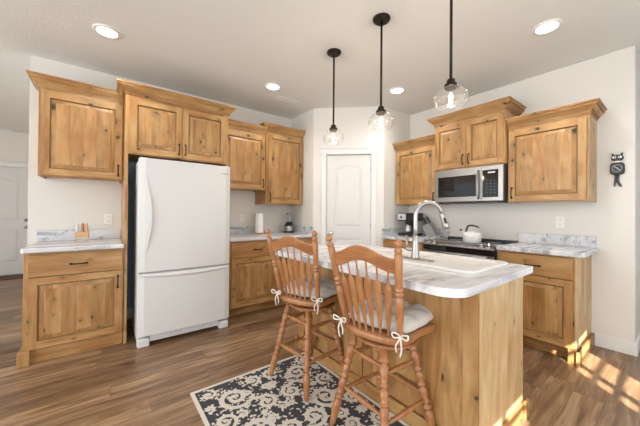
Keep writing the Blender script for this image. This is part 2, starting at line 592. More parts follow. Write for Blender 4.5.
# wall behind the fridge run: painted panels left and right of the blue alcove
m = MB()
m.xyz(XL, X1 + 0.12, YA, YA + 0.12, 0, H)
struct(m.build('wall_left', WALL))
struct(MB().xyz(0.178, 1.112, YA - 0.004, YA, 0.10, 1.80).build('trim_1', BLUE))
m = MB(); m.xyz(X1, X1 + 0.12, Y1, YA, 0, H)
struct(m.build('wall_pantry_left', WALL))
D0 = Vector((X1, Y1)); D1 = Vector((X2, Y2)); dl = (D1 - D0).length
dt = (D1 - D0) / dl
FD = Fr(D0, dt, (-dt.y * -1, -dt.x) if False else (dt.y, -dt.x))
# n must point to the camera
if (Vector((0, 0)) - D0).dot(Vector((FD.n.x, FD.n.y))) < 0:
    FD.n = -FD.n
m = MB(FD)
DU0, DU1, DH = 0.190, 0.820, 2.046
m.box(0, DU0, 0, H, -0.11, 0); m.box(DU1, dl, 0, H, -0.11, 0); m.box(DU0, DU1, DH, H, -0.11, 0)
struct(m.build('wall_pantry', WALL))
struct(MB().xyz(X2, XB + 0.12, Y2, Y2 + 0.12, 0, H).build('wall_pantry_right', WALL))
struct(MB().xyz(XB, XB + 0.14, Y3, Y2, 0, H).build('wall_right', WALL, bevel=0.012))
struct(MB().xyz(XB + 0.14, 6.7, Y3, Y3 + 0.12, 0, H).build('wall_dining', WALL))
struct(MB().xyz(-7.4, 2.6, HY, HY + 0.12, 0, H).build('wall_hall', WALL))
struct(MB().xyz(XL, XL + 0.12, YA + 0.12, HY, 0, H).build('wall_hall_side', WALL))
# wall behind the viewer with two shuttered patio windows
YW = -1.5
w1a, w1b, w2a, w2b, zt = -0.80, -0.07, 0.85, 1.42, 2.09
m = MB()
m.xyz(-7.5, w1a, YW - 0.1, YW, 0, H); m.xyz(w1b, w2a, YW - 0.1, YW, 0, H); m.xyz(w2b, 6.7, YW - 0.1, YW, 0, H)
for p_, q_ in ((w1a, w1b), (w2a, w2b)):
    m.xyz(p_, q_, YW - 0.1, YW, 0, 0.08); m.xyz(p_, q_, YW - 0.1, YW, zt, H)
struct(m.build('wall_back', WALL))
for nm, p_, q_, mid in (('window_1', w1a, w1b, -0.40), ('window_2', w2a, w2b, 1.03)):
    m = MB()
    m.xyz(mid - 0.012, mid + 0.012, YW - 0.07, YW - 0.02, 0.08, zt)
    k = 0
    z = zt - 0.115
    while z > 0.1:
        m.xyz(p_, q_, YW - 0.07, YW - 0.045, z, z + 0.026)
        z -= 0.1145
    struct(m.build(nm, TRIM))

# skirting boards
def skirt(name, fr, u0, u1, h=0.105):
    m = MB(fr); m.box(u0, u1, 0, h, 0, 0.014); m.box(u0, u1, h, h + 0.012, 0, 0.008)
    return struct(m.build(name, TRIM, bevel=0.002))
FA = Fr((0, YA), (1, 0), (0, -1))
FB = Fr((XB, 0), (0, 1), (-1, 0))
skirt('baseboard_left', FA, 0.20, 1.10)
skirt('baseboard_left_end', FA, XL, -0.49)
skirt('baseboard_right', FB, Y3 - 0.014, 0.497)
skirt('baseboard_dining', Fr((0, Y3), (1, 0), (0, -1)), XB, 6.6)
skirt('baseboard_hall', Fr((0, HY), (1, 0), (0, -1)), -4, -2.08)

def arch_door(name, fr, u0, u1, z1, w0, th, knob_u, knob_z, hinge_u, prs, dead=None):
    """flat slab door with two moulded panels, the upper one arched"""
    W = u1 - u0
    m = MB(fr)
    m.box(u0, u1, 0.012, z1, w0, w0 + th - 0.009)
    st = W * 0.185
    a0, a1 = u0 + st, u1 - st
    wa, wb = w0 + th - 0.009, w0 + th
    m.box(u0, a0, 0.012, z1, wa, wb); m.box(a1, u1, 0.012, z1, wa, wb)
    lo0, lo1, hi0, hi1, rise = prs
    m.box(a0, a1, 0.012, lo0, wa, wb); m.box(a0, a1, lo1, hi0, wa, wb)
    n = 14
    def arch(t): return hi1 + rise * (1 - (2 * t - 1) ** 2)
    for i in range(n):
        t0, t1 = i / n, (i + 1) / n
        ua, ub = a0 + (a1 - a0) * t0, a0 + (a1 - a0) * t1
        L = [[fr.P(ua, arch(t0), w_), fr.P(ub, arch(t1), w_), fr.P(ub, z1, w_), fr.P(ua, z1, w_)] for w_ in (wa, wb)]
        m.loops(L)
    def outline(ins, w_, top):
        pts = [fr.P(a0 + ins, (hi0 if top else lo0) + ins, w_), fr.P(a1 - ins, (hi0 if top else lo0) + ins, w_)]
        if top:
            for i in range(n + 1):
                t = 1 - i / n
                pts.append(fr.P(a0 + ins + (a1 - a0 - 2 * ins) * t, arch(t) - ins, w_))
        else:
            pts += [fr.P(a1 - ins, lo1 - ins, w_), fr.P(a0 + ins, lo1 - ins, w_)]
        return pts
    for top in (True, False):
        m.loops([outline(0.016, wa, top), outline(0.045, wb - 0.0015, top)], cap0=False)
    d = m.build(name, DOORW, bevel=0.0018)
    struct(d)
    k = MB(fr)
    for z, rr in ((knob_z, 0.027),) + (((dead, 0.024),) if dead else ()):
        c = fr.P(knob_u, z, wb)
        k.lathe(c, c + fr.n * 0.058, [(0, 0.03), (0.12, 0.03), (0.2, 0.011), (0.5, 0.011), (0.62, rr), (0.85, rr), (1, rr * 0.5)] if rr > 0.025 else [(0, 0.03), (0.25, 0.03), (0.3, 0.02), (0.45, 0.02)], 16)
    k.build('door_knob', CHROME if not dead else NICKEL, d, smooth=True)
    if hinge_u is not None:
        for z in (0.25, 1.04, 1.83):
            h_ = MB(fr); h_.box(hinge_u - 0.006, hinge_u + 0.010, z - 0.045, z + 0.045, wb - 0.004, wb + 0.006)
            h_.build('hinge', NICKEL, d)
    return d
arch_door('door_1', FD, 0.196, 0.814, 2.04, -0.045, 0.035, 0.262, 0.935, 0.815, (0.22, 0.86, 1.02, 1.83, 0.06))
m = MB(FD)
m.box(0.124, 0.188, 0, 2.05, 0, 0.018); m.box(0.822, 0.888, 0, 2.05, 0, 0.018)
m.box(0.112, 0.900, 2.05, 2.125, 0, 0.021); m.box(0.104, 0.908, 2.125, 2.14, 0, 0.032)
m.box(0.188, 0.1945, 0, 2.046, -0.09, 0.0); m.box(0.8155, 0.822, 0, 2.046, -0.09, 0.0)
struct(m.build('trim_2', TRIM, bevel=0.002))
struct(MB(FD).box(-0.0, 0.122, 0, 0.105, 0, 0.013).build('baseboard_pantry', TRIM, bevel=0.002))
struct(MB(FD).box(0.89, dl, 0, 0.105, 0, 0.013).build('baseboard_pantry_end', TRIM, bevel=0.002))
FH = Fr((0, HY), (1, 0), (0, -1))
arch_door('door_2', FH, -2.0, -1.105, 2.03, 0.0, 0.03, -1.178, 0.90, None, (0.24, 0.87, 1.03, 1.76, 0.09), dead=1.035)
m = MB(FH)
m.box(-2.09, -2.005, 0, 2.04, 0, 0.02); m.box(-1.10, -1.01, 0, 2.04, 0, 0.02); m.box(-2.11, -0.99, 2.04, 2.12, 0, 0.024); m.box(-2.12, -0.98, 2.12, 2.135, 0, 0.034)
struct(m.build('trim_3', TRIM, bevel=0.002))
tag(MB().prism([(-2.02, 7.22), (-1.08, 7.22), (-1.06, 7.66), (-2.04, 7.66)], 0.0005, 0.013).build('doormat', MAT, bevel=0.004),
    'dark brown doormat lying before the white hall door', 'doormat')

# ------------------------------------------------------------------ cabinets
def H_(fr):
    return WX if abs(fr.u.x) > 0.5 else WY
def PNL(fr):
    return WPX if abs(fr.u.x) > 0.5 else WPY

def handle(fr, par, u, v, w0, vertical=True, L=0.108):
    m = MB(fr)
    pts = []
    for i in range(13):
        t = i / 12
        s_ = (t - 0.5) * L
        out = 0.006 + 0.022 * math.sin(math.pi * t) ** 0.6
        pts.append(fr.P(u, v + s_, w0 + out) if vertical else fr.P(u + s_, v, w0 + out))
    rad = [0.0078 if i in (0, 1, 11, 12) else 0.0052 for i in range(13)]
    m.tube(pts, rad, 8)
    for e in (-1, 1):
        c = fr.P(u, v + e * L / 2, w0) if vertical else fr.P(u + e * L / 2, v, w0)
        m.lathe(c, c + fr.n * 0.008, [(0, 0.008), (0.6, 0.008), (1, 0.005)], 10)
    return m.build('handle', BRONZE, par, smooth=True)

def raised(fr, par, u0, u1, v0, v1, w0, hu=None, hv=None, th=0.02, name='door'):
    s_ = 0.056
    m = MB(fr)
    m.box(u0, u0 + s_, v0, v1, w0, w0 + th, 0); m.box(u1 - s_, u1, v0, v1, w0, w0 + th, 0)
    m.box(u0 + s_ + 0.0004, u1 - s_ - 0.0004, v0, v0 + s_, w0, w0 + th, 1); m.box(u0 + s_ + 0.0004, u1 - s_ - 0.0004, v1 - s_, v1, w0, w0 + th, 1)
    def rect(ins, w_):
        return [fr.P(u0 + s_ + ins, v0 + s_ + ins, w_), fr.P(u1 - s_ - ins, v0 + s_ + ins, w_), fr.P(u1 - s_ - ins, v1 - s_ - ins, w_), fr.P(u0 + s_ + ins, v1 - s_ - ins, w_)]
    # glazed sticking round the frame's inner edge, then the raised field
    m.loops([rect(0, w0 + th), rect(0.004, w0 + th - 0.004), rect(0.007, w0 + th - 0.012)], 3, False, False)
    m.loops([rect(0.007, w0 + th - 0.0118), rect(0.010, w0 + th - 0.0115)], 3, False, False)
    m.loops([rect(0.010, w0 + th - 0.0115), rect(0.040, w0 + th - 0.003)], 2, False, False)
    m.loops([rect(0.040, w0 + th - 0.003), rect(0.0405, w0 + th - 0.001)], 3, False, False)
    m.face(rect(0.0405, w0 + th - 0.001), 2)
    d = m.build(name, [WZ, H_(fr), PNL(fr), GL], par)
    if hu is not None:
        handle(fr, d, hu, hv, w0 + th)
    return d

def drawer(fr, par, u0, u1, v0, v1, w0, hu=None, th=0.02):
    m = MB(fr); m.box(u0, u1, v0, v1, w0, w0 + th)
    d = m.build('drawer', H_(fr), par, bevel=0.004)
    handle(fr, d, (u0 + u1) / 2 if hu is None else hu, (v0 + v1) / 2, w0 + th, False)
    return d

CROWN = [(0.0, 0.0), (0.008, 0.0), (0.008, 0.014), (0.016, 0.014), (0.016, 0.028), (0.024, 0.028), (0.036, 0.044), (0.048, 0.054), (0.048, 0.064),
         (0.058, 0.064), (0.058, 0.080), (0.070, 0.084), (0.070, 0.098), (0.0, 0.098)]
def crown(fr, par, u0, u1, w1, zt_, left=True, right=True):
    m = MB(fr)
    zb = zt_ - 0.098
    ends = []
    L = []
    for o_, dz in CROWN:
        pts = []
        if left: pts.append(fr.P(u0 - o_, zb + dz, 0.0))
        pts.append(fr.P(u0 - (o_ if left else 0), zb + dz, w1 + o_))
        pts.append(fr.P(u1 + (o_ if right else 0), zb + dz, w1 + o_))
        if right: pts.append(fr.P(u1 + o_, zb + dz, 0.0))
        L.append(pts)
    # transpose: sweep the profile along the path
    T = [[L[i][j] for i in range(len(L))] for j in range(len(L[0]))]
    i0 = len(m.I)
    m.loops(T, 0, True, True, closed=True)
    npf = len(CROWN)
    for q in range((len(T) - 1) * npf):
        if q % npf in (2, 4, 8):
            m.I[i0 + q] = 1
    m.box(u0 - 0.0, u1 + 0.0, zt_ - 0.02, zt_ - 0.004, 0.001, w1 + 0.002)
    return m.build('crown_molding', [H_(fr), GL], par)

def upper(fr, name_label, u0, u1, zb, zt_, depth, doors, cl=True, cr=True, side_lo=None):
    """wall cabinet: carcass with face frame, doors, crown"""
    mid = fr.P((u0 + u1) / 2, zb, depth / 2)
    t = thing('wall_cabinet', name_label, 'cabinet', tuple(mid))
    ztb = zt_ - 0.06
    m = MB(fr)
    m.box(u0 + 0.0192, u1 - 0.0192, zb + 0.018, ztb - 0.0005, 0.0015, depth - 0.0202, 0)
    m.box(u0, u0 + 0.019, zb, ztb, 0.001, depth - 0.0202, 0); m.box(u1 - 0.019, u1, zb, ztb, 0.001, depth - 0.0202, 0)
    m.box(u0, u0 + 0.034, zb, ztb, depth - 0.02, depth, 0); m.box(u1 - 0.034, u1, zb, ztb, depth - 0.02, depth, 0)
    m.box(u0 + 0.0344, u1 - 0.0344, zb, zb + 0.03, depth - 0.02, depth, 1); m.box(u0 + 0.0344, u1 - 0.0344, zt_ - 0.17, ztb, depth - 0.02, depth, 1)
    m.build('body', [WZ, H_(fr)], t, bevel=0.0015, segs=1)
    for (a_, b_, hu) in doors:
        raised(fr, t, a_, b_, zb + 0.012, zt_ - 0.128, depth, hu, zb + 0.012 + 0.085)
    crown(fr, t, u0, u1, depth, zt_, cl, cr)
    return t

upper(FA, 'knotty wood wall cabinet with one door above the white caddy counter at far left', -0.468, 0.150, 1.53, 2.42, 0.33,
      [(-0.450, 0.140, 0.110)], cr=False)
# cabinet over the fridge with its tall side panels
t = thing('refrigerator_cabinet', 'deep double-door wood cabinet over the white refrigerator with tall side panels', 'cabinet', (0.65, YA - 0.3, 0))
m = MB(FA)
fz, ft = 1.766, 2.43
m.box(0.178, 1.112, fz + 0.018, ft - 0.06, 0.001, 0.59)
m.box(0.178, 0.215, fz, ft - 0.06, 0.59, 0.61); m.box(1.075, 1.112, fz, ft - 0.06, 0.59, 0.61)
m.box(0.2154, 1.0746, fz, fz + 0.022, 0.59, 0.61, 1); m.box(0.2154, 1.0746, ft - 0.17, ft - 0.06, 0.59, 0.61, 1)
m.build('body', [WZ, WX], t, bevel=0.0015, segs=1)
for x0, x1_ in ((0.154, 0.178), (1.112, 1.134)):
    m = MB(FA); m.box(x0, x1_, 0.0, fz - 0.3, 0.001, 0.672); m.box(x0, x1_, fz - 0.3, ft - 0.06, 0.001, 0.61)
    m.box(x0, x1_, 0.0, 0.11, 0.672, 0.690)
    m.build('side_panel', WZ, t, bevel=0.0015, segs=1)
raised(FA, t, 0.190, 0.642, fz + 0.012, ft - 0.128, 0.61, 0.612, fz + 0.10)
raised(FA, t, 0.646, 1.100, fz + 0.012, ft - 0.128, 0.61, 0.674, fz + 0.10)
crown(FA, t, 0.154, 1.134, 0.61, ft)
upper(FA, 'wood wall cabinet with a single door, right beside the refrigerator', 1.140, 1.745, 1.515, 2.375, 0.33,
      [(1.160, 1.735, 1.705)], cl=False, cr=False)
upper(FA, 'tall wood wall cabinet over the paper towels and blender, reaching down lowest on that wall', 1.750, 2.355, 1.335, 2.43, 0.345,
      [(1.775, 2.343, 1.805)], cr=False)
upper(FB, 'wood wall cabinet over the black coffee maker, left of the microwave', 1.885, 2.515, 1.338, 2.215, 0.33,
      [(1.893, 2.498, 1.923)], cr=True, cl=False)
upper(FB, 'double-door wood wall cabinet raised high above the microwave', 1.112, 1.880, 1.745, 2.40, 0.40,
      [(1.498, 1.868, 1.528), (1.122, 1.493, 1.463)])
b3 = upper(FB, 'wide one-door wood wall cabinet next to the black wall clock', 0.488, 1.107, 1.340, 2.20, 0.33,
      [(0.505, 1.095, 1.065)], cr=False)
MB(FB).box(0.4855, 0.4875, 1.340, 2.10, 0.001, 0.33).build('end_panel', LITX, b3)

# base cabinets
def base_cab(fr, label, u0, u1, ztop, depth, cols, feet=(), side=(), toe=0.06, hand=1):
    mid = fr.P((u0 + u1) / 2, 0, depth / 2)
    t = thing('base_cabinet', label, 'cabinet', (mid.x, mid.y, 0))
    m = MB(fr)
    m.box(u0, u1, 0.105, ztop, 0.001, depth - 0.0202, 0)
    m.box(u0, u0 + 0.032, 0.105, ztop, depth - 0.02, depth, 0); m.box(u1 - 0.032, u1, 0.105, ztop, depth - 0.02, depth, 0)
    m.box(u0 + 0.0324, u1 - 0.0324, ztop - 0.03, ztop, depth - 0.02, depth, 1)
    m.box(u0 + 0.0324, u1 - 0.0324, ztop - 0.205, ztop - 0.185, depth - 0.02, depth, 1)
    m.box(u0 + 0.0324, u1 - 0.0324, 0.105, 0.135, depth - 0.02, depth, 1)
    m.build('body', [WZ, H_(fr)], t, bevel=0.0015, segs=1)
    MB(fr).box(u0 + 0.002, u1 - 0.002, 0.0, 0.1045, 0.01, depth - toe).build('toe_kick', H_(fr), t)
    for (a_, b_, hu) in cols:
        drawer(fr, t, a_, b_, ztop - 0.192, ztop - 0.018, depth)
        raised(fr, t, a_, b_, 0.118, ztop - 0.198, depth, hu, ztop - 0.198 - 0.10)
    for (a_, b_, w0, w1_) in feet:
        MB(fr).box(a_, b_, 0.0, 0.112, w0, w1_).build('foot', WZ, t, bevel=0.004)
    return t
t = base_cab(FA, 'wood base cabinet at far left with drawer and door, furniture feet', -0.494, 0.150, 0.878, 0.672,
             [(-0.468, 0.140, 0.108)], feet=[(-0.518, -0.448, 0.0, 0.702)], toe=0.012)
base_cab(FA, 'wood base cabinet right of the refrigerator, below the paper towels', 1.138, 1.815, 0.878, 0.672, [(1.158, 1.803, 1.772)], toe=0.075)
base_cab(FA, 'wood base cabinet behind the first bar stool, below the blender', 1.819, 2.355, 0.878, 0.672, [(1.84, 2.33, 1.87)], toe=0.075)
base_cab(FB, 'wood base cabinet in the corner under the coffee maker and knife block', 1.885, 2.522, 0.871, 0.60, [(1.91, 2.50, 1.94)], toe=0.075)
t = base_cab(FB, 'wood base cabinet at the right end by the doorway, sunlight across its foot', 0.536, 1.107, 0.871, 0.60, [(0.545, 1.085, 1.053)],
             feet=[(0.502, 0.575, 0.48, 0.622)], toe=0.075)
MB(FB).box(0.520, 0.5355, 0.112, 0.871, 0.001, 0.605).build('end_panel', LITX, t, bevel=0.0015, segs=1)
MB(FB).box(0.498, 0.5195, 0.0, 0.112, 0.001, 0.640).build('base_molding', WX, t, bevel=0.003)

def rounded(x0, x1, y0, y1, rad, n=8):
    """rad: (r at x0y0, x1y0, x1y1, x0y1)"""
    pts = []
    for (cx, cy, sx, sy, a0), rr in zip(((x0, y0, 1, 1, 180), (x1, y0, -1, 1, 270), (x1, y1, -1, -1, 0), (x0, y1, 1, -1, 90)), rad):
        if rr <= 0:
            pts.append((cx, cy)); continue
        for i in range(n + 1):
            an = math.radians(a0 + 90 * i / n)
            pts.append((cx + sx * rr + rr * math.cos(an), cy + sy * rr + rr * math.sin(an)))
    return pts

def counter(label, poly, z0, z1, splash=None, loc=(0, 0)):
    t = thing('countertop', label, 'countertop', (loc[0], loc[1], z0))
    MB().prism(poly, z0, z1).build('slab', MARB, t, bevel=0.006, segs=3)
    if splash:
        for s_ in splash:
            MB().xyz(*s_, z1, z1 + 0.105).build('backsplash', MARB, t, bevel=0.003)
    return t
counter('short marble-look countertop at far left with the small wooden caddy on it', rounded(-0.508, 0.151, YA - 0.702, YA - 0.002, (0.02, 0, 0, 0)), 0.880, 0.917,
        [(-0.508, 0.151, YA - 0.022, YA - 0.002)], (-0.18, 3.5))
counter('marble-look countertop right of the refrigerator under paper towels and blender', rounded(1.138, X1 - 0.002, YA - 0.702, YA - 0.002, (0, 0, 0, 0)), 0.880, 0.917,
        [(1.138, X1 - 0.002, YA - 0.022, YA - 0.002), (X1 - 0.022, X1 - 0.002, YA - 0.62, YA - 0.0225)], (1.75, 3.5))
counter('marble-look corner countertop carrying the coffee maker and knife block', rounded(XB - 0.635, XB - 0.002, 1.887, Y2 - 0.002, (0, 0, 0, 0)), 0.873, 0.911,
        [(XB - 0.022, XB - 0.002, 1.887, Y2 - 0.002), (XB - 0.62, XB - 0.0225, Y2 - 0.022, Y2 - 0.002)], (3.3, 2.2))
counter('bare marble-look countertop right of the range, below the wall outlet', rounded(XB - 0.635, XB - 0.002, 0.470, 1.105, (0.035, 0, 0, 0)), 0.873, 0.911,
        [(XB - 0.022, XB - 0.002, 0.490, 1.105)], (3.3, 0.8))

# ------------------------------------------------------------------ refrigerator
t = thing('refrigerator', 'white bottom-freezer refrigerator standing in the cabinet alcove', 'refrigerator', (0.66, 3.25, 0))
FF = Fr((0, 2.995), (1, 0), (0, -1))
fx0, fx1 = 0.243, 1.066
MB(FF).box(fx0 + 0.003, fx1 - 0.003, 0.03, 1.685, -0.50, 0.0).build('body', FRIDGE, t, bevel=0.006)
def fdoor(nm, z0, z1):
    n = 16
    L = []
    m = MB(FF)
    prof = []
    for i in range(n + 1):
        tt = i / n
        e = min(tt, 1 - tt)
        bulge = 0.058 + 0.012 * (1 - (2 * tt - 1) ** 2) - (0.014 * (1 - e / 0.04) ** 2 if e < 0.04 else 0)
        prof.append((fx0 + (fx1 - fx0) * tt, bulge))
    lo = [FF.P(u, z0, w_) for u, w_ in prof] + [FF.P(fx1, z0, 0.006), FF.P(fx0, z0, 0.006)]
    hi = [FF.P(u, z1, w_) for u, w_ in prof] + [FF.P(fx1, z1, 0.006), FF.P(fx0, z1, 0.006)]
    m.loops([lo, hi])
    return m.build(nm, FRIDGE, t, bevel=0.005)
d1 = fdoor('door', 0.672, 1.698)
d2 = fdoor('freezer_drawer', 0.098, 0.655)
MB(FF).box(fx0 + 0.012, fx1 - 0.012, 0.655, 0.672, 0.0, 0.05).build('door_gasket', FRSEAM, t)
# bowed vertical handle
m = MB(FF)
L = []
for i in range(21):
    tt = i / 20
    z = 0.80 + tt * 0.74
    bow = math.sin(math.pi * tt) ** 1.3
    c = fx0 + 0.050 + 0.040 * bow
    out = 0.058 + 0.032 * bow
    wd = 0.014 + 0.006 * bow
    L.append([FF.P(c - wd, z, 0.055), FF.P(c - wd, z, out), FF.P(c + wd * 0.6, z, out + 0.004), FF.P(c + wd, z, out - 0.004), FF.P(c + wd, z, 0.055)])
m.loops(L)
m.build('door_handle', FRIDGE, d1, bevel=0.003, smooth=False)
m = MB(FF)
L = []
for i in range(25):
    tt = i / 24
    u = fx0 + 0.012 + tt * (fx1 - fx0 - 0.024)
    bow = 1 - (2 * tt - 1) ** 2
    zc = 0.652
    hgt = 0.018 + 0.026 * bow
    out = 0.060 + 0.024 * bow ** 0.7
    L.append([FF.P(u, zc, 0.05), FF.P(u, zc, out), FF.P(u, zc - hgt * 0.6, out + 0.004), FF.P(u, zc - hgt, out - 0.006), FF.P(u, zc - hgt, 0.05)])
m.loops(L)
m.build('drawer_handle', FRIDGE, d2, bevel=0.002)
m = MB(FF); m.box(fx0 + 0.10, fx1 - 0.11, 0.040, 0.094, 0.02, 0.045)
for k in range(3):
    m.box(fx0 + 0.11, fx1 - 0.12, 0.052 + k * 0.012, 0.057 + k * 0.012, 0.045, 0.048, 1)
m.build('base_grille', [FRIDGE, LGREY], t)
for u in (fx0 + 0.002, fx1 - 0.105):
    MB(FF).box(u, u + 0.095, 0.0, 0.075, -0.03, 0.058).build('foot', FRIDGE, t, bevel=0.012, segs=3)
m = MB(FF); m.box(fx0 + 0.01, fx0 + 0.07, 1.686, 1.703, -0.03, 0.05); m.build('hinge_cover', FRIDGE, t, bevel=0.005)
m = MB(FF); m.box(fx1 - 0.07, fx1 - 0.01, 1.686, 1.703, -0.03, 0.05); m.build('hinge_cover', FRIDGE, t, bevel=0.005)
# badge lettering
def lettering(txt, size, mat, parent, mw, name='lettering'):
    cu = bpy.data.curves.new(name, 'FONT'); cu.body = txt; cu.size = size; cu.extrude = 0.0006; cu.align_x = 'CENTER'
    tmp = bpy.data.objects.new('lettering_source', cu); COL.objects.link(tmp)
    dg = bpy.context.evaluated_depsgraph_get(); dg.update()
    me = bpy.data.meshes.new_from_object(tmp.evaluated_get(dg))
    bpy.data.objects.remove(tmp)
    off = Vector(parent['_o'])
    me.transform(Matrix.Translation(-off) @ mw)
    me.materials.clear(); me.materials.append(mat)
    o = bpy.data.objects.new(name, me); COL.objects.link(o); o.parent = parent; o['_o'] = list(off)
    return o
mw = Matrix.Translation(FF.P(0.985, 1.612, 0.0625)) @ Matrix.Rotation(math.radians(90), 4, 'X')
lettering('Whirlpool', 0.026, GREY, d1, mw, 'badge')

# ------------------------------------------------------------------ microwave
t = thing('microwave', 'stainless over-the-range microwave with a black glass door', 'microwave', (XB - 0.2, 1.5, 1.345))
mz0, mz1 = 1.345, 1.742
ml, mr = 1.872, 1.120          # left and right as seen
MB(FB).box(mr, ml, mz0 + 0.012, mz1, 0.001, 0.385).build('body', DGREY, t, bevel=0.003)
d = MB(FB).box(mr + 0.215, ml, mz0 + 0.015, mz1 - 0.002, 0.3855, 0.413).build('door', STEEL, t, bevel=0.004)
MB(FB).box(mr + 0.268, ml - 0.045, mz0 + 0.070, mz1 - 0.085, 0.4135, 0.416).build('window', BLACKG, d, bevel=0.004)
m = MB(FB)
m.tube([FB.P(mr + 0.241, mz0 + 0.04 + i * 0.0315, 0.418 + 0.030 * math.sin(math.pi * i / 10) ** 0.5) for i in range(11)], 0.0105, 10)
m.build('handle', STEEL, d, smooth=True)
c = MB(FB).box(mr, mr + 0.2135, mz0 + 0.015, mz1 - 0.002, 0.3855, 0.413).build('control_panel', STEEL, t, bevel=0.004)
MB(FB).box(mr + 0.045, mr + 0.200, mz0 + 0.055, mz1 - 0.05, 0.4135, 0.416).build('keypad', BLACKG, c, bevel=0.003)
for i in range(5):
    for j in range(3):
        MB(FB).box(mr + 0.075 + j * 0.038, mr + 0.083 + j * 0.038, mz0 + 0.10 + i * 0.032, mz0 + 0.105 + i * 0.032, 0.4162, 0.4168).build('key', GREY, c)
MB(FB).box(mr + 0.075, mr + 0.145, mz1 - 0.085, mz1 - 0.070, 0.4162, 0.4168).build('display', SILVERG, c)
MB(FB).box(mr + 0.03, ml - 0.03, mz0, mz0 + 0.0115, 0.05, 0.36).build('vent_grille', BLACK, t)

# ------------------------------------------------------------------ range
t = thing('range', 'slide-in stainless range with black front band and silver knobs', 'stove', (XB - 0.32, 1.5, 0))
rl, rr_ = 1.882, 1.111
MB(FB).box(rr_ + 0.002, rl - 0.002, 0.04, 0.885, 0.02, 0.60).build('body', DGREY, t)
m = MB(FB); m.box(rr_, rl, 0.8855, 0.902, 0.075, 0.545); m.build('cooktop', BLACKG, t, bevel=0.003)
for (u, w_) in ((1.29, 0.2), (1.70, 0.2), (1.29, 0.42), (1.70, 0.42)):
    c = FB.P(u, 0.9022, w_)
    MB().lathe(c, c + Vector((0, 0, 0.0012)), [(0, 0.085), (1, 0.085)], 28).build('burner', DGREY, t)
MB(FB).box(rr_, rl, 0.8855, 0.925, 0.004, 0.0745).build('rear_trim', BLACK, t, bevel=0.004)
m = MB(FB)
L = [[FB.P(u, z, w_) for z, w_ in ((0.885, 0.5455), (0.906, 0.5455), (0.905, 0.60), (0.876, 0.668), (0.862, 0.668), (0.862, 0.60))] for u in (rr_, rl)]
m.loops(L)
cp = m.build('control_panel', STEEL, t, bevel=0.003)
nrm = (FB.n * 0.45 + Vector((0, 0, 0.9))).normalized()
for u in (1.175, 1.245, 1.755, 1.825):
    c = FB.P(u, 0.893, 0.628)
    MB().lathe(c, c + nrm * 0.034, [(0, 0.027), (0.2, 0.027), (0.25, 0.021), (0.9, 0.019), (1, 0.013)], 18).build('knob', CHROME, cp, smooth=False)
d = MB(FB).box(rr_ + 0.004, rl - 0.004, 0.22, 0.858, 0.6005, 0.645).build('oven_door', BLACKG, t, bevel=0.004)
MB(FB).box(rr_ + 0.004, rl - 0.004, 0.30, 0.800, 0.6455, 0.650).build('door_skin', STEEL, d)
m = MB(FB)
m.tube([FB.P(rr_ + 0.05, 0.790, 0.69), FB.P(rl - 0.05, 0.790, 0.69)], 0.013, 12)
for u in (rr_ + 0.08, rl - 0.08):
    m.tube([FB.P(u, 0.790, 0.645), FB.P(u, 0.790, 0.69)], 0.009, 8)
m.build('handle', STEEL, d, smooth=True)
MB(FB).box(rr_ + 0.004, rl - 0.004, 0.05, 0.212, 0.6005, 0.64).build('storage_drawer', STEEL, t, bevel=0.004)

# ------------------------------------------------------------------ island
t = thing('kitchen_island', 'wood paneled kitchen island with furniture feet under the marble-look worktop', 'kitchen island', (1.72, 1.4, 0))
ix0, ix1, iy0, iy1, iz = 1.418, 2.032, 0.592, 2.125, 0.866
m = MB(); m.xyz(ix0 + 0.012, ix1 - 0.012, iy0 + 0.012, iy1 - 0.012, 0.0, iz)
m.build('body', WZ, t)
MB().xyz(ix0 + 0.005, ix1, iy0, iy0 + 0.0115, 0.0, iz).build('end_panel', LITX, t, bevel=0.001, segs=1)
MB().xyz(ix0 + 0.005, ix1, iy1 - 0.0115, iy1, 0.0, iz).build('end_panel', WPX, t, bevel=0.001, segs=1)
MB().xyz(ix1 - 0.0115, ix1 - 0.001, iy0 + 0.012, iy1 - 0.012, 0.10, iz).build('back_panel', WPY, t)
for y0, y1 in ((iy0 + 0.075, 1.34), (1.44, 2.045)):
    MB().xyz(ix0 + 0.006, ix0 + 0.0118, y0, y1, 0.0, iz).build('front_panel', WPY, t)
for y0, y1 in ((iy0, iy0 + 0.072), (1.345, 1.435), (iy1 - 0.078, iy1)):
    MB().xyz(ix0 - 0.004, ix0 + 0.0115, y0, y1, 0.0, iz).build('corner_stile', WZ, t, bevel=0.002)
MB().xyz(ix0 - 0.018, ix0 - 0.0045, iy0 - 0.016, iy1, 0.0, 0.088).build('base_molding', WY, t, bevel=0.003)
MB().xyz(ix0 - 0.018, ix1 + 0.004, iy0 - 0.016, iy0 - 0.0005, 0.0, 0.088).build('base_molding', WX, t, bevel=0.003)
MB().xyz(ix0 - 0.030, ix0 + 0.05, iy1 + 0.0005, iy1 + 0.022, 0.0, 0.115).build('foot', WZ, t, bevel=0.003)
MB().xyz(ix1 - 0.05, ix1 + 0.014, iy0 - 0.03, iy0 - 0.0165, 0.0, 0.105).build('foot', WZ, t, bevel=0.003)

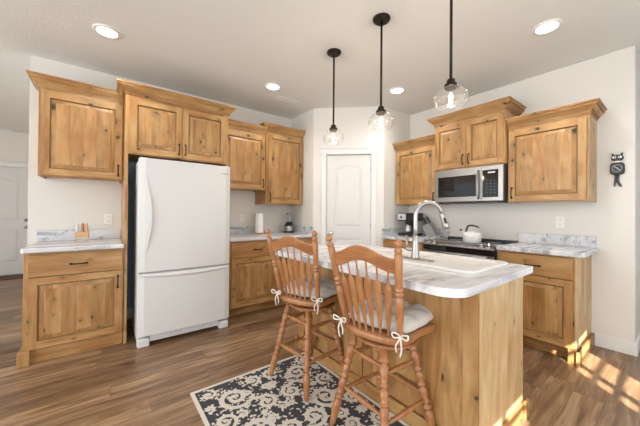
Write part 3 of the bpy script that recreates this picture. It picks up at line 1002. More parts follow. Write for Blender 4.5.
# worktop with sink cut-out (built as a ring of strips around the opening)
sx0, sx1, sy0, sy1 = 1.485, 2.018, 0.650, 1.495
t = thing('island_worktop', 'marble-look worktop with rounded overhang on the kitchen island', 'countertop', (1.6, 1.4, 0.867))
outer = rounded(1.125, 2.060, 0.548, 2.175, (0.11, 0.008, 0.10, 0.10), 10)
hole = [(sx0 + 0.025, sy0 + 0.025), (sx1 - 0.025, sy0 + 0.025), (sx1 - 0.025, sy1 - 0.025), (sx0 + 0.025, sy1 - 0.025)]
bm = bmesh.new()
def ring(pts, z):
    vs = [bm.verts.new((x - 1.6, y - 1.4, z - 0.867)) for x, y in pts]
    return vs, [bm.edges.new((vs[i], vs[(i + 1) % len(vs)])) for i in range(len(vs))]
rings = {}
for z in (0.867, 0.905):
    vo_, eo = ring(outer, z); vi_, ei = ring(hole, z)
    bmesh.ops.triangle_fill(bm, edges=eo + ei, use_beauty=True)
    rings[z] = (vo_, vi_)
for q in (0, 1):
    A_, B_ = rings[0.867][q], rings[0.905][q]
    for i in range(len(A_)):
        j = (i + 1) % len(A_)
        bm.faces.new((A_[i], A_[j], B_[j], B_[i]))
bmesh.ops.recalc_face_normals(bm, faces=bm.faces)
me = bpy.data.meshes.new('slab'); bm.to_mesh(me); bm.free(); me.materials.append(MARB)
o = bpy.data.objects.new('slab', me); COL.objects.link(o); o.parent = t; o['_o'] = [1.6, 1.4, 0.867]
bv = o.modifiers.new('bevel', 'BEVEL'); bv.width = 0.006; bv.segments = 3; bv.limit_method = 'ANGLE'; bv.angle_limit = math.radians(50)

# sink
def rrect(x0, x1, y0, y1, rad, z, n=6):
    return [(x, y, z) for x, y in rounded(x0, x1, y0, y1, (rad,) * 4, n)]
t = thing('kitchen_sink', 'white double-basin drop-in sink set in the island worktop', 'sink', (1.74, 1.075, 0.905))
bas = [(1.655, 1.965, 0.70, 1.055), (1.655, 1.965, 1.10, 1.45)]
bm = bmesh.new()
def rg(pts):
    vs = [bm.verts.new((x - 1.74, y - 1.075, z - 0.905)) for x, y, z in pts]
    return vs, [bm.edges.new((vs[i], vs[(i + 1) % len(vs)])) for i in range(len(vs))]
zr = 0.921
v0, e0 = rg(rrect(sx0 + 0.008, sx1 - 0.008, sy0 + 0.008, sy1 - 0.008, 0.045, zr))
inner = [rg(rrect(*b_, 0.05, zr - 0.001)) for b_ in bas]
bmesh.ops.triangle_fill(bm, edges=e0 + inner[0][1] + inner[1][1], use_beauty=True)
def bridge(A_, B_):
    for i in range(len(A_)):
        j = (i + 1) % len(A_)
        bm.faces.new((A_[i], A_[j], B_[j], B_[i]))
v1, _ = rg(rrect(sx0, sx1, sy0, sy1, 0.05, zr - 0.008)); bridge(v0, v1)
v2, _ = rg(rrect(sx0, sx1, sy0, sy1, 0.05, 0.9058)); bridge(v1, v2)
for (vs, _), b_ in zip(inner, bas):
    x0, x1_, y0, y1 = b_
    prev = vs
    for ins, z in ((0.006, zr - 0.012), (0.012, 0.80), (0.035, 0.745), (0.07, 0.738)):
        cur, _ = rg(rrect(x0 + ins, x1_ - ins, y0 + ins, y1 - ins, max(0.05 - ins * 0.3, 0.02), z)); bridge(prev, cur); prev = cur
    bm.faces.new(prev)
bmesh.ops.recalc_face_normals(bm, faces=bm.faces)
me = bpy.data.meshes.new('basin'); bm.to_mesh(me); bm.free(); me.materials.append(SINKM)
o = bpy.data.objects.new('basin', me); COL.objects.link(o); o.parent = t; o['_o'] = [1.74, 1.075, 0.905]
for f_ in me.polygons: f_.use_smooth = True
em = o.modifiers.new('edge', 'EDGE_SPLIT'); em.split_angle = math.radians(40)
for b_ in bas:
    c = Vector(((b_[0] + b_[1]) / 2, (b_[2] + b_[3]) / 2, 0.7385))
    MB().lathe(c, c + Vector((0, 0, 0.004)), [(0, 0.042), (0.6, 0.042), (1, 0.03)], 20).build('drain', CHROME, t)

# faucet
fc = Vector((1.607, 1.060, 0.921))
t = thing('kitchen_faucet', 'tall brushed nickel gooseneck faucet on the white sink', 'faucet', tuple(fc))
pl = [(fc.x + (-0.028 if math.cos(a_) < 0 else 0.028) * abs(math.cos(a_)) ** 0.5, fc.y + 0.13 * math.sin(a_)) for a_ in [i / 24 * 2 * math.pi for i in range(24)]]
MB().prism(pl, 0.9215, 0.927).build('deck_plate', NICKEL, t, bevel=0.002)
MB().lathe(fc + Vector((0, 0, 0.006)), fc + Vector((0, 0, 0.155)), [(0, 0.027), (0.05, 0.027), (0.1, 0.025), (0.75, 0.019), (0.88, 0.0165), (0.9, 0.018), (1, 0.018)], 20).build('body', NICKEL, t, smooth=True)
dirn = Vector((0.80, -0.60, 0)).normalized()
rad = 0.086
zc = 1.205
pts = [fc + Vector((0, 0, 0.15)), Vector((fc.x, fc.y, 1.12)), Vector((fc.x, fc.y, 1.17))]
for i in range(17):
    an = math.pi * (1 - i / 16 * 0.93)
    pts.append(Vector((fc.x, fc.y, zc)) + dirn * (rad + rad * math.cos(an)) + Vector((0, 0, rad * math.sin(an))))
MB().tube(pts, 0.0145, 14).build('gooseneck', NICKEL, t, smooth=True)
e = pts[-1]; ed = (pts[-1] - pts[-2]).normalized()
sh = MB().lathe(e, e + ed * 0.105, [(0, 0.0145), (0.12, 0.0175), (0.5, 0.019), (0.85, 0.024), (1, 0.0235)], 18).build('spray_head', NICKEL, t, smooth=True)
m = MB()
side = Vector((-0.60, -0.78, 0)).normalized()
m.lathe(e + ed * 0.03 + side * 0.014, e + ed * 0.075 + side * 0.019, [(0, 0.003), (0.2, 0.008), (0.8, 0.008), (1, 0.003)], 10)
m.build('spray_button', BLACK, sh)
m = MB()
sl = Vector((-0.35, 0.93, 0)).normalized()
m.lathe(fc + Vector((0, 0, 0.065)) + sl * 0.010, fc + Vector((0, 0, 0.065)) + sl * 0.058, [(0, 0.016), (0.8, 0.0155), (1, 0.012)], 14)
m.tube([fc + Vector((0, 0, 0.065)) + sl * 0.050, fc + Vector((0, 0, 0.10)) + sl * 0.054, fc + Vector((0, 0, 0.155)) + sl * 0.058], [0.0075, 0.006, 0.0065], 10)
m.build('lever', NICKEL, t, smooth=True)

# ------------------------------------------------------------------ stools
def make_stool():
    t = thing('bar_stool', '', 'stool', (0, 0, 0), 'turned oak bar stools with spindle backs')
    zs = 0.616
    # seat: saddle shape with a waist, edge rounded
    half = [(-0.205, 0.0), (-0.200, 0.075), (-0.183, 0.135), (-0.150, 0.172), (-0.10, 0.182), (-0.045, 0.180), (0.01, 0.188), (0.06, 0.208), (0.11, 0.222), (0.155, 0.214), (0.188, 0.180), (0.205, 0.115), (0.212, 0.04)]
    out = [(x * 1.03, y * 1.05) for x, y in half] + [(x * 1.03, -y * 1.05) for x, y in reversed(half[1:])]
    def sc(k, z):
        return [(x * k, y * k, z) for x, y in out]
    m = MB()
    m.loops([sc(0.90, zs - 0.042), sc(0.97, zs - 0.038), sc(1.0, zs - 0.028), sc(1.0, zs - 0.014), sc(0.985, zs - 0.005), sc(0.95, zs), sc(0.80, zs - 0.003), sc(0.5, zs - 0.008)])
    m.build('seat', OAK, t, smooth=True, sub=1)
    MB().lathe((0, 0, zs - 0.066), (0, 0, zs - 0.0425), [(0, 0.10), (1, 0.10)], 24).build('swivel_plate', BLACK, t)
    lp = [(0, 0.014), (0.06, 0.017), (0.20, 0.0235), (0.27, 0.023), (0.285, 0.013), (0.30, 0.014), (0.315, 0.0245), (0.33, 0.0245), (0.34, 0.0135), (0.355, 0.014), (0.37, 0.024), (0.385, 0.023), (0.395, 0.017), (0.44, 0.0215), (0.50, 0.0225),
          (0.515, 0.013), (0.53, 0.014), (0.54, 0.024), (0.555, 0.024), (0.565, 0.014), (0.60, 0.0205), (0.65, 0.022), (0.665, 0.013), (0.68, 0.014), (0.69, 0.024), (0.705, 0.024), (0.715, 0.014), (0.76, 0.020), (0.85, 0.024), (0.865, 0.014), (0.88, 0.014), (0.89, 0.0235), (0.91, 0.0235), (0.92, 0.018), (1.0, 0.019)]
    ft_, tp, zt_ = 0.197, 0.105, zs - 0.055
    MB().xyz(-0.145, 0.145, -0.145, 0.145, zs - 0.088, zs - 0.0665).build('under_frame', OAK, t, bevel=0.01) if False else \
        MB().lathe((0, 0, zs - 0.090), (0, 0, zs - 0.0665), [(0, 0.155), (0.3, 0.168), (0.8, 0.168), (1, 0.155)], 28).build('under_frame', OAK, t, bevel=0.002)
    dirs = [(1, 1), (-1, 1), (-1, -1), (1, -1)]
    def legp(k, z):
        sx, sy = dirs[k % 4]
        f_ = tp + (ft_ - tp) * (1 - z / (zs - 0.08))
        cr_, sr_ = math.cos(-0.27), math.sin(-0.27)
        return Vector((sx * f_ * cr_ - sy * f_ * sr_ - 0.012, sx * f_ * sr_ + sy * f_ * cr_ + 0.018, z))
    for k in range(4):
        MB().lathe(legp(k, 0.0), legp(k, zs - 0.085), lp, 14).build('leg', OAK, t, smooth=True)
    for k in range(4):
        for z in (0.205 + 0.03 * (k % 2), 0.415 + 0.03 * (k % 2)):
            p0, p1 = legp(k, z), legp(k + 1, z)
            MB().lathe(p0, p1, [(0.03, 0.008), (0.15, 0.0095), (0.4, 0.0135), (0.5, 0.0145), (0.6, 0.0135), (0.85, 0.0095), (0.97, 0.008)], 10).build('stretcher', OAK, t, smooth=True)
    wb, wt, rk, zt2, bx = 0.149, 0.190, 0.125, 1.099, 0.164
    pp = [(0, 0.014), (0.03, 0.0175), (0.05, 0.013), (0.065, 0.0185), (0.08, 0.0135), (0.11, 0.015), (0.2, 0.0190), (0.34, 0.0205), (0.43, 0.018), (0.44, 0.011), (0.455, 0.012), (0.465, 0.0205), (0.48, 0.0205), (0.49, 0.011), (0.50, 0.012), (0.51, 0.0205), (0.525, 0.0205), (0.535, 0.013),
          (0.56, 0.0175), (0.70, 0.0185), (0.85, 0.0185), (0.865, 0.0135), (0.88, 0.0185), (0.90, 0.0165), (0.915, 0.009), (0.925, 0.0105), (0.935, 0.0165), (0.96, 0.0185), (0.985, 0.012), (1.0, 0.003)]
    for s_ in (1, -1):
        MB().lathe((-bx, s_ * wb, zs - 0.006), (-bx - rk, s_ * wt, zt2), pp, 14).build('back_post', OAK, t, smooth=True)
    # crest rail
    m = MB()
    L = []
    n = 20
    def rail(s_, top):
        hump = (0.5 + 0.5 * math.cos(math.pi * s_)) ** 1.1
        return (1.008 + 0.052 * hump) if top else (0.936 + 0.050 * (0.5 + 0.5 * math.cos(math.pi * s_)))
    def xw(z, s_):
        f_ = (z - zs) / (zt2 - zs)
        return -bx - rk * f_ - 0.030 * (1 - s_ * s_) * f_
    for i in range(n + 1):
        s_ = -1 + 2 * i / n
        zt_, zb_ = rail(s_, True), rail(s_, False)
        yw = lambda z: s_ * ((wb + (wt - wb) * (z - zs) / (zt2 - zs)) - 0.012)
        L.append([(xw(zb_, s_) - 0.010, yw(zb_), zb_), (xw(zb_, s_) + 0.010, yw(zb_), zb_), (xw(zt_, s_) + 0.010, yw(zt_), zt_ - 0.005), (xw(zt_, s_), yw(zt_), zt_), (xw(zt_, s_) - 0.010, yw(zt_), zt_ - 0.005)])
    m.loops(L)
    m.build('crest_rail', OAKY, t, smooth=False, bevel=0.003)
    for k in range(6):
        s_ = -0.74 + 1.48 * k / 5
        zb_ = rail(s_, False) + 0.006
        y1 = s_ * (wb + (wt - wb) * (zb_ - zs) / (zt2 - zs))
        p0 = Vector((-bx - 0.022 * (1 - s_ * s_), s_ * 0.128, zs - 0.006)); p1 = Vector((xw(zb_, s_), y1, zb_))
        MB().lathe(p0, p1, [(0, 0.0055), (0.06, 0.0065), (0.28, 0.0145), (0.55, 0.0180), (0.74, 0.0165), (0.80, 0.0065), (0.83, 0.0055), (1, 0.0055)], 8, flat=((1, 0, 0), 0.45)).build('spindle', OAK, t)
    return t
st1 = make_stool()
st1.location = (1.233, 1.684, 0.009)
st1.rotation_euler = (0, 0, 0.39)
st1['label'] = 'oak bar stool nearer the refrigerator, further from the viewer'
st2 = dup(st1, (1.245, 1.000, 0.009), 0.229, 'oak bar stool nearest the viewer, in front of the sink faucet')

def make_cushion():
    t = thing('seat_cushion', '', 'cushion', (0, 0, 0), 'tufted cushions tied to the bar stools')
    n = 40
    T, B = [], []
    tufts = [(-0.062, -0.064), (-0.062, 0.064), (0.062, -0.068), (0.062, 0.068)]
    V = []; F = []
    def pos(i, j):
        u, v = -1 + 2 * i / n, -1 + 2 * j / n
        # squircle outline, a little wider to the front
        x = u * math.sqrt(1 - 0.16 * v * v) * 0.206
        y = v * math.sqrt(1 - 0.16 * u * u) * (0.204 + 0.024 * u)
        e_ = max(0.0, (1 - u ** 6) * (1 - v ** 6))
        h = 0.050 * e_ ** 0.35 * (0.50 + 0.50 * math.sqrt(abs(math.sin(math.pi * (u + 1) * 1.5) * math.sin(math.pi * (v + 1) * 1.5))))
        for tx, ty in tufts:
            h -= 0.012 * math.exp(-((x - tx) ** 2 + (y - ty) ** 2) / 0.0011) * e_
            d_ = min(abs(x - tx), abs(y - ty))
        h += 0.006 * noise.noise(Vector((x * 18, y * 18, 3.1))) * e_
        return x, y, h
    m = MB()
    idx = {}
    for sgn in (1, -1):
        for i in range(n + 1):
            for j in range(n + 1):
                x, y, h = pos(i, j)
                z = 0.030 + (h if sgn > 0 else -min(0.0285, h * 0.95))
                idx[(sgn, i, j)] = len(V); V.append((x, y, z))
        for i in range(n):
            for j in range(n):
                F.append((idx[(sgn, i, j)], idx[(sgn, i + 1, j)], idx[(sgn, i + 1, j + 1)], idx[(sgn, i, j + 1)]))
    m.add(V, F)
    m.build('pad', CUSH, t, smooth=True)
    for tx, ty in tufts:
        zz = 0.030 + 0.024
        m = MB()
        m.lathe((tx, ty, zz - 0.006), (tx, ty, zz + 0.003), [(0, 0.006), (0.6, 0.007), (1, 0.003)], 10)
        m.build('tuft_button', CUSH, t)
    for s_ in (1, -1):
        m = MB()
        k = Vector((-0.225, s_ * 0.152, 0.024)); o_ = Vector((-0.248, s_ * 0.166, 0.018))
        m.tube([Vector((-0.168, s_ * 0.135, 0.022)), k, o_], 0.0042, 6)
        def curve(pts_, r0=0.0040):
            P_ = [Vector(p) for p in pts_]
            out = []
            for q in range(len(P_) - 1):
                a0 = P_[max(q - 1, 0)]; a1 = P_[q]; a2 = P_[q + 1]; a3 = P_[min(q + 2, len(P_) - 1)]
                for w_ in range(5):
                    u = w_ / 5
                    out.append(0.5 * ((2 * a1) + (a2 - a0) * u + (2 * a0 - 5 * a1 + 4 * a2 - a3) * u * u + (3 * a1 - a0 - 3 * a2 + a3) * u ** 3))
            out.append(P_[-1])
            m.tube(out, r0, 6)
        curve([o_, o_ + Vector((-0.012, s_ * 0.014, 0.016)), o_ + Vector((-0.014, s_ * 0.040, 0.022)), o_ + Vector((-0.016, s_ * 0.036, 0.002)), o_])
        curve([o_, o_ + Vector((-0.012, -s_ * 0.014, 0.018)), o_ + Vector((-0.016, -s_ * 0.036, 0.018)), o_ + Vector((-0.014, -s_ * 0.028, -0.002)), o_])
        curve([o_, o_ + Vector((-0.012, s_ * 0.006, -0.020)), o_ + Vector((-0.014, s_ * 0.010, -0.050)), o_ + Vector((-0.012, s_ * 0.002, -0.085))])
        curve([o_, o_ + Vector((-0.012, -s_ * 0.008, -0.018)), o_ + Vector((-0.014, -s_ * 0.018, -0.040)), o_ + Vector((-0.012, -s_ * 0.016, -0.068))])
        m.lathe(o_ + Vector((-0.006, 0, 0)), o_ + Vector((0.006, 0, 0)), [(0, 0.004), (0.5, 0.009), (1, 0.004)], 8)
        m.build('tie', TIE, t, smooth=True)
    return t
cu = make_cushion()
def on_stool(st, dx):
    an = st.rotation_euler[2]
    return (st.location[0] + math.cos(an) * dx, st.location[1] + math.sin(an) * dx, st.location[2] + 0.6165)
cu.location = on_stool(st1, 0.052); cu.rotation_euler = (0, 0, st1.rotation_euler[2])
cu['label'] = 'grey tufted cushion tied to the stool nearer the refrigerator'
dup(cu, on_stool(st2, 0.052), st2.rotation_euler[2], 'grey tufted cushion tied to the stool nearest the viewer')

# ------------------------------------------------------------------ rug
def make_rug():
    rx0, rx1, ry0, ry1 = 0.468, 1.394, 0.42, 2.005
    cx, cy = (rx0 + rx1) / 2, (ry0 + ry1) / 2
    m = MB()
    m.xyz(rx0 + 0.002, rx1 - 0.002, ry0 + 0.002, ry1 - 0.002, 0.0005, 0.0065, 1)
    b_ = 0.022
    for q in ((rx0, rx1, ry0, ry0 + b_), (rx0, rx1, ry1 - b_, ry1), (rx0, rx0 + b_, ry0 + b_, ry1 - b_), (rx1 - b_, rx1, ry0 + b_, ry1 - b_)):
        m.xyz(*q, 0.0005, 0.0082, 0)
    rnd = random.Random(3)
    lay = [0]
    def inside(x, y):
        return rx0 + 0.012 < x < rx1 - 0.012 and ry0 + 0.012 < y < ry1 - 0.012
    def ribbon(pts_, wd):
        lay[0] += 1
        z = 0.0072 + (lay[0] % 97) * 0.000006
        for i in range(len(pts_) - 1):
            a_, b2 = Vector(pts_[i]), Vector(pts_[i + 1])
            if not (inside(*a_) and inside(*b2)):
                continue
            d_ = (b2 - a_)
            if d_.length < 1e-6: continue
            n0 = Vector(pts_[min(i + 1, len(pts_) - 1)]) - Vector(pts_[max(i - 1, 0)])
            n1 = Vector(pts_[min(i + 2, len(pts_) - 1)]) - Vector(pts_[i])
            p0 = Vector((-n0.y, n0.x)).normalized() * wd(i / (len(pts_) - 1)); p1 = Vector((-n1.y, n1.x)).normalized() * wd((i + 1) / (len(pts_) - 1))
            m.face([(a_.x - p0.x, a_.y - p0.y, z), (b2.x - p1.x, b2.y - p1.y, z), (b2.x + p1.x, b2.y + p1.y, z), (a_.x + p0.x, a_.y + p0.y, z)], 0)
    def blob(x, y, r_, ang, el=1.8):
        if not inside(x, y): return
        lay[0] += 1
        z = 0.0072 + (lay[0] % 97) * 0.000006
        P_ = []
        for k in range(12):
            t_ = k / 12 * 2 * math.pi
            u, v = r_ * el * math.cos(t_), r_ * math.sin(t_) * (1 - 0.35 * math.cos(t_))
            P_.append((min(max(x + u * math.cos(ang) - v * math.sin(ang), rx0 + 0.01), rx1 - 0.01), min(max(y + u * math.sin(ang) + v * math.cos(ang), ry0 + 0.01), ry1 - 0.01), z))
        m.face(P_, 0)
    def spiral(x, y, R_, a0, turns, hand, wmax, mir):
        pts_ = []
        n = int(26 * turns)
        for i in range(n + 1):
            t_ = i / n
            rr = R_ * (1 - 0.86 * t_ ** 0.85)
            an = a0 + hand * turns * 2 * math.pi * t_
            pts_.append((x + rr * math.cos(an), y + rr * math.sin(an)))
        for sx, sy in mir:
            q = [(cx + sx * (px - cx), cy + sy * (py - cy)) for px, py in pts_]
            ribbon(q, lambda t_: 1.12 * wmax * (0.42 + 0.58 * math.sin(math.pi * min(1, t_ * 0.9 + 0.12)) ** 0.7))
            # leaves growing outward
            for i in range(1, int(n * 0.66), 3):
                p_ = Vector(q[i]); d_ = Vector(q[i]) - Vector((cx + sx * (x - cx), cy + sy * (y - cy)))
                an = math.atan2(d_.y, d_.x) + hand * sx * sy * 0.7
                off = wmax * 1.25
                blob(p_.x + math.cos(an) * off, p_.y + math.sin(an) * off, wmax * 0.60, an, 2.1)
            e_ = q[-1]
            blob(e_[0], e_[1], wmax * 1.15, 0, 1.15)
    M2 = [(1, 1), (-1, 1), (1, -1), (-1, -1)]
    # big scrolls
    W = rx1 - rx0; Lg = ry1 - ry0
    for (fx, fy, R_, a0, turns, hand, wm) in (
            (0.24, 0.14, 0.118, 0.3, 1.7, 1, 0.0155), (0.24, 0.355, 0.108, 2.6, 1.8, -1, 0.0150), (0.11, 0.25, 0.066, 1.2, 1.4, -1, 0.012),
            (0.40, 0.24, 0.075, 4.0, 1.5, 1, 0.0125), (0.42, 0.07, 0.062, 2.0, 1.5, -1, 0.0115), (0.10, 0.06, 0.050, 5.0, 1.3, 1, 0.010),
            (0.42, 0.42, 0.085, 0.6, 1.6, 1, 0.0135), (0.09, 0.43, 0.062, 3.4, 1.4, 1, 0.0115), (0.27, 0.47, 0.05, 5.2, 1.3, -1, 0.0105),
            (0.36, 0.335, 0.035, 1.0, 1.2, -1, 0.009), (0.16, 0.36, 0.03, 0.0, 1.2, 1, 0.008), (0.06, 0.15, 0.034, 2.0, 1.2, -1, 0.009), (0.33, 0.145, 0.032, 2.9, 1.1, 1, 0.008), (0.35, 0.29, 0.03, 0.4, 1.2, 1, 0.008), (0.22, 0.25, 0.036, 3.9, 1.3, 1, 0.0085), (0.47, 0.15, 0.04, 1.6, 1.3, -1, 0.009), (0.47, 0.30, 0.035, 4.4, 1.2, 1, 0.008), (0.13, 0.50, 0.03, 2.2, 1.1, 1, 0.008)):
        spiral(rx0 + fx * W, ry0 + fy * Lg, R_, a0, turns, hand, wm, M2)
    # small filling curls and leaves, mirrored
    for k in range(300):
        x = rnd.uniform(rx0 + 0.03, cx); y = rnd.uniform(ry0 + 0.03, cy)
        an = rnd.uniform(0, 6.28); rr = rnd.uniform(0.0035, 0.0085)
        for sx, sy in M2:
            a_ = math.atan2(sy * math.sin(an), sx * math.cos(an))
            blob(cx + sx * (x - cx), cy + sy * (y - cy), rr, a_, rnd.choice((1.3, 2.0, 2.4)))
    o = m.build('rug', [RUGC, RUGD], base=(cx, cy, 0))
    o['label'] = 'charcoal and cream scroll-patterned rug under the bar stools'
    o['category'] = 'rug'
make_rug()

# ------------------------------------------------------------------ pendants
def make_pendant():
    t = thing('pendant_lamp', '', 'pendant lamp', (0, 0, 0), 'glass globe pendant lamps over the island')
    MB().lathe((0, 0, H - 0.0), (0, 0, H - 0.030), [(0, 0.066), (0.45, 0.066), (0.6, 0.058), (1, 0.045)], 28).build('canopy', BRONZE, t, smooth=False, bevel=0.002)
    MB().tube([(0, 0, H - 0.03), (0, 0, 2.030)], 0.0085, 10).build('rod', BRONZE, t, smooth=True)
    MB().lathe((0, 0, 2.034), (0, 0, 1.975), [(0, 0.010), (0.05, 0.023), (0.45, 0.025), (0.50, 0.036), (0.8, 0.040), (0.86, 0.034), (1, 0.030)], 24).build('socket_cap', BRONZE, t, bevel=0.001)
    prof = []
    for i in range(19):
        an = math.radians(64 - i * (64 + 62) / 18)
        prof.append((0.097 * math.cos(an) ** 0.85, 0.074 * math.sin(an)))
    zc = 1.915
    L = [[(r_ * math.cos(2 * math.pi * j / 36), r_ * math.sin(2 * math.pi * j / 36), zc + z) for j in range(36)] for r_, z in prof]
    L.append([(x * 0.90, y * 0.90, z + 0.002) for x, y, z in L[-1]])
    MB().loops(L, 0, False, False).build('glass_shade', GLASS, t, smooth=True)
    MB().lathe((0, 0, 1.980), (0, 0, 1.860), [(0, 0.012), (0.15, 0.014), (0.4, 0.022), (0.75, 0.023), (0.93, 0.013), (1, 0.003)], 16).build('bulb', BGLASS, t, smooth=True)
    b_ = MB().lathe((0, 0, 1.950), (0, 0, 1.882), [(0, 0.006), (0.3, 0.010), (0.8, 0.010), (1, 0.004)], 10).build('filament', BULB, t, smooth=True)
    return t
pend = [(1.676, 1.974), (1.671, 1.408), (1.658, 0.856)]
pn = make_pendant()
pn.location = (*pend[0], 0)
pn['label'] = 'glass globe pendant on a dark rod, farthest of the three, before the pantry door'
dup(pn, (*pend[1], 0), 0, 'middle glass globe pendant, its canopy fully visible on the ceiling')
dup(pn, (*pend[2], 0), 0, 'largest-looking, nearest glass globe pendant, in front of the microwave cabinet')

# recessed lights
def make_can():
    t = thing('recessed_light', '', 'ceiling light', (0, 0, 0), 'round recessed lights in the ceiling')
    m = MB()
    L = [[(r_ * math.cos(2 * math.pi * j / 32), r_ * math.sin(2 * math.pi * j / 32), z) for j in range(32)] for r_, z in ((0.098, H - 0.0005), (0.096, H - 0.008), (0.074, H - 0.011), (0.070, H - 0.005))]
    m.loops(L, 0, False, False).build('trim_ring', TRIM, t, smooth=True)
    MB().lathe((0, 0, H - 0.0048), (0, 0, H - 0.0065), [(0, 0.069), (1, 0.069)], 28).build('lens', LENS, t)
    return t
cans = [((0.005, 2.926), 'round recessed ceiling light above the refrigerator, at upper left'), ((1.573, 2.965), 'round recessed ceiling light beside the ceiling vent'),
        ((2.803, 2.114), 'round recessed ceiling light between the middle and nearest pendants'), ((2.777, 0.655), 'round recessed ceiling light at upper right, above the cabinets by the clock')]
c0 = make_can()
for i, ((x, y), lb) in enumerate(cans):
    c = c0 if i == 0 else dup(c0, (x, y, 0), 0)
    c.location = (x, y, 0)
    c['label'] = lb
    ld = bpy.data.lights.new('recessed_lamp', 'SPOT')
    ld.energy = 25; ld.spot_size = math.radians(150); ld.spot_blend = 0.8; ld.shadow_soft_size = 0.07; ld.color = (1.0, 0.97, 0.93)
    lo = bpy.data.objects.new('recessed_lamp', ld); COL.objects.link(lo); lo.location = (x, y, H - 0.03)
for x, y in pend:
    ld = bpy.data.lights.new('pendant_bulb', 'POINT')
    ld.energy = 4; ld.shadow_soft_size = 0.03; ld.color = (1.0, 0.78, 0.55)
    lo = bpy.data.objects.new('pendant_bulb', ld); COL.objects.link(lo); lo.location = (x, y, 1.80)

def vent(label, x0, x1, y0, y1, n):
    t = thing('ceiling_vent', label, 'vent', ((x0 + x1) / 2, (y0 + y1) / 2, H))
    m = MB()
    for q in ((x0, x1, y0, y0 + 0.02), (x0, x1, y1 - 0.02, y1), (x0, x0 + 0.02, y0 + 0.02, y1 - 0.02), (x1 - 0.02, x1, y0 + 0.02, y1 - 0.02), ((x0 + x1) / 2 - 0.008, (x0 + x1) / 2 + 0.008, y0 + 0.02, y1 - 0.02)):
        m.xyz(*q, H - 0.008, H - 0.0003)
    m.build('frame', TRIM, t)
    MB().xyz(x0 + 0.02, x1 - 0.02, y0 + 0.02, y1 - 0.02, H - 0.002, H - 0.0003).build('duct_opening', DGREY, t)
    m = MB()
    for i in range(n):
        y = y0 + 0.026 + (y1 - y0 - 0.052) * i / (n - 1)
        m.xyz(x0 + 0.02, x1 - 0.02, y - 0.0028, y + 0.0028, H - 0.007, H - 0.002)
    m.build('louvers', TRIM, t)
vent('white ceiling vent above the wall cabinets, right of a recessed light', 1.755, 2.07, 3.14, 3.26, 8)
vent('small white ceiling vent far back over the hall door', -1.66, -1.36, 7.56, 7.70, 8)

# ------------------------------------------------------------------ outlets
def outlet(label, fr, u, z, sw=False):
    p_ = fr.P(u, z, 0)
    t = thing('wall_outlet', label, 'outlet', tuple(p_))
    MB(fr).box(u - 0.036, u + 0.036, z - 0.058, z + 0.058, 0.0002, 0.006).build('plate', PLATE, t, bevel=0.002)
    for dz in (-0.024, 0.024):
        m = MB(fr); m.box(u - 0.016, u + 0.016, z + dz - 0.015, z + dz + 0.015, 0.0062, 0.0075)
        m.box(u - 0.008, u - 0.005, z + dz - 0.006, z + dz + 0.006, 0.0076, 0.0079, 1); m.box(u + 0.005, u + 0.008, z + dz - 0.006, z + dz + 0.006, 0.0076, 0.0079, 1)
        m.build('socket', [PLATE, SLOT], t)
outlet('white wall outlet above the far-left countertop, right of the caddy', FA, 0.043, 1.133)
outlet('white wall outlet between the refrigerator and the paper towel roll', FA, 1.55, 1.128)
outlet('white wall outlet above the bare countertop at right', FB, 0.752, 1.145)

# ------------------------------------------------------------------ black cat-shaped wall clock (generic)
t = thing('wall_clock', 'black cat-shaped wall clock with a hanging tail by the wall corner', 'clock', (XB, 0.352, 1.62))
cu_, k = 0.352, FB
m = MB(FB)
def disc(mb, fr, u, v, ru, rv, w0, w1, n=22, p=2.0, mi=0):
    L = [[fr.P(u + f_ * ru * (abs(math.cos(a_)) ** (2 / p)) * (1 if math.cos(a_) >= 0 else -1), v + f_ * rv * (abs(math.sin(a_)) ** (2 / p)) * (1 if math.sin(a_) >= 0 else -1), w_)
          for a_ in [2 * math.pi * j / n for j in range(n)]] for f_, w_ in ((1, w0), (1, w0 + (w1 - w0) * 0.6), (0.82, w1))]
    mb.loops(L, mi)
disc(m, FB, cu_, 1.636, 0.046, 0.054, 0.003, 0.035, p=4)
m.build('body', BLACK, t)
m = MB(FB); disc(m, FB, cu_, 1.732, 0.040, 0.030, 0.003, 0.034)
for s_ in (-1, 1):
    m.loops([[FB.P(cu_ + s_ * 0.034, 1.742, w_), FB.P(cu_ + s_ * 0.014, 1.756, w_), FB.P(cu_ + s_ * 0.033, 1.782, w_)] for w_ in (0.006, 0.024)])
hd = m.build('head', BLACK, t)
m = MB(FB)
for s_ in (-1, 1):
    disc(m, FB, cu_ + s_ * 0.018, 1.738, 0.0125, 0.010, 0.0345, 0.037)
m.build('eye', PLATE, hd)
m = MB(FB)
for s_ in (-1, 1):
    disc(m, FB, cu_ + s_ * 0.015, 1.738, 0.004, 0.007, 0.0372, 0.0385)
m.build('pupil', BLACK, hd)
m = MB(FB); disc(m, FB, cu_, 1.698, 0.026, 0.009, 0.006, 0.032); m.build('bow_tie', PLATE, t)
m = MB(FB)
n = 30
L = [[FB.P(cu_ + r_ * math.cos(2 * math.pi * j / n), 1.640 + r_ * math.sin(2 * math.pi * j / n), w_) for j in range(n)] for r_, w_ in ((0.034, 0.0352), (0.034, 0.037), (0.030, 0.037), (0.030, 0.0352))]
m.loops(L, 0, False, False)
for q in range(12):
    a_ = q * math.pi / 6
    c_ = FB.P(cu_ + 0.025 * math.cos(a_), 1.640 + 0.025 * math.sin(a_), 0.0355)
    m.lathe(c_, c_ + FB.n * 0.001, [(0, 0.0022), (1, 0.0022)], 6)
m.build('dial', GREY, t)
m = MB(FB)
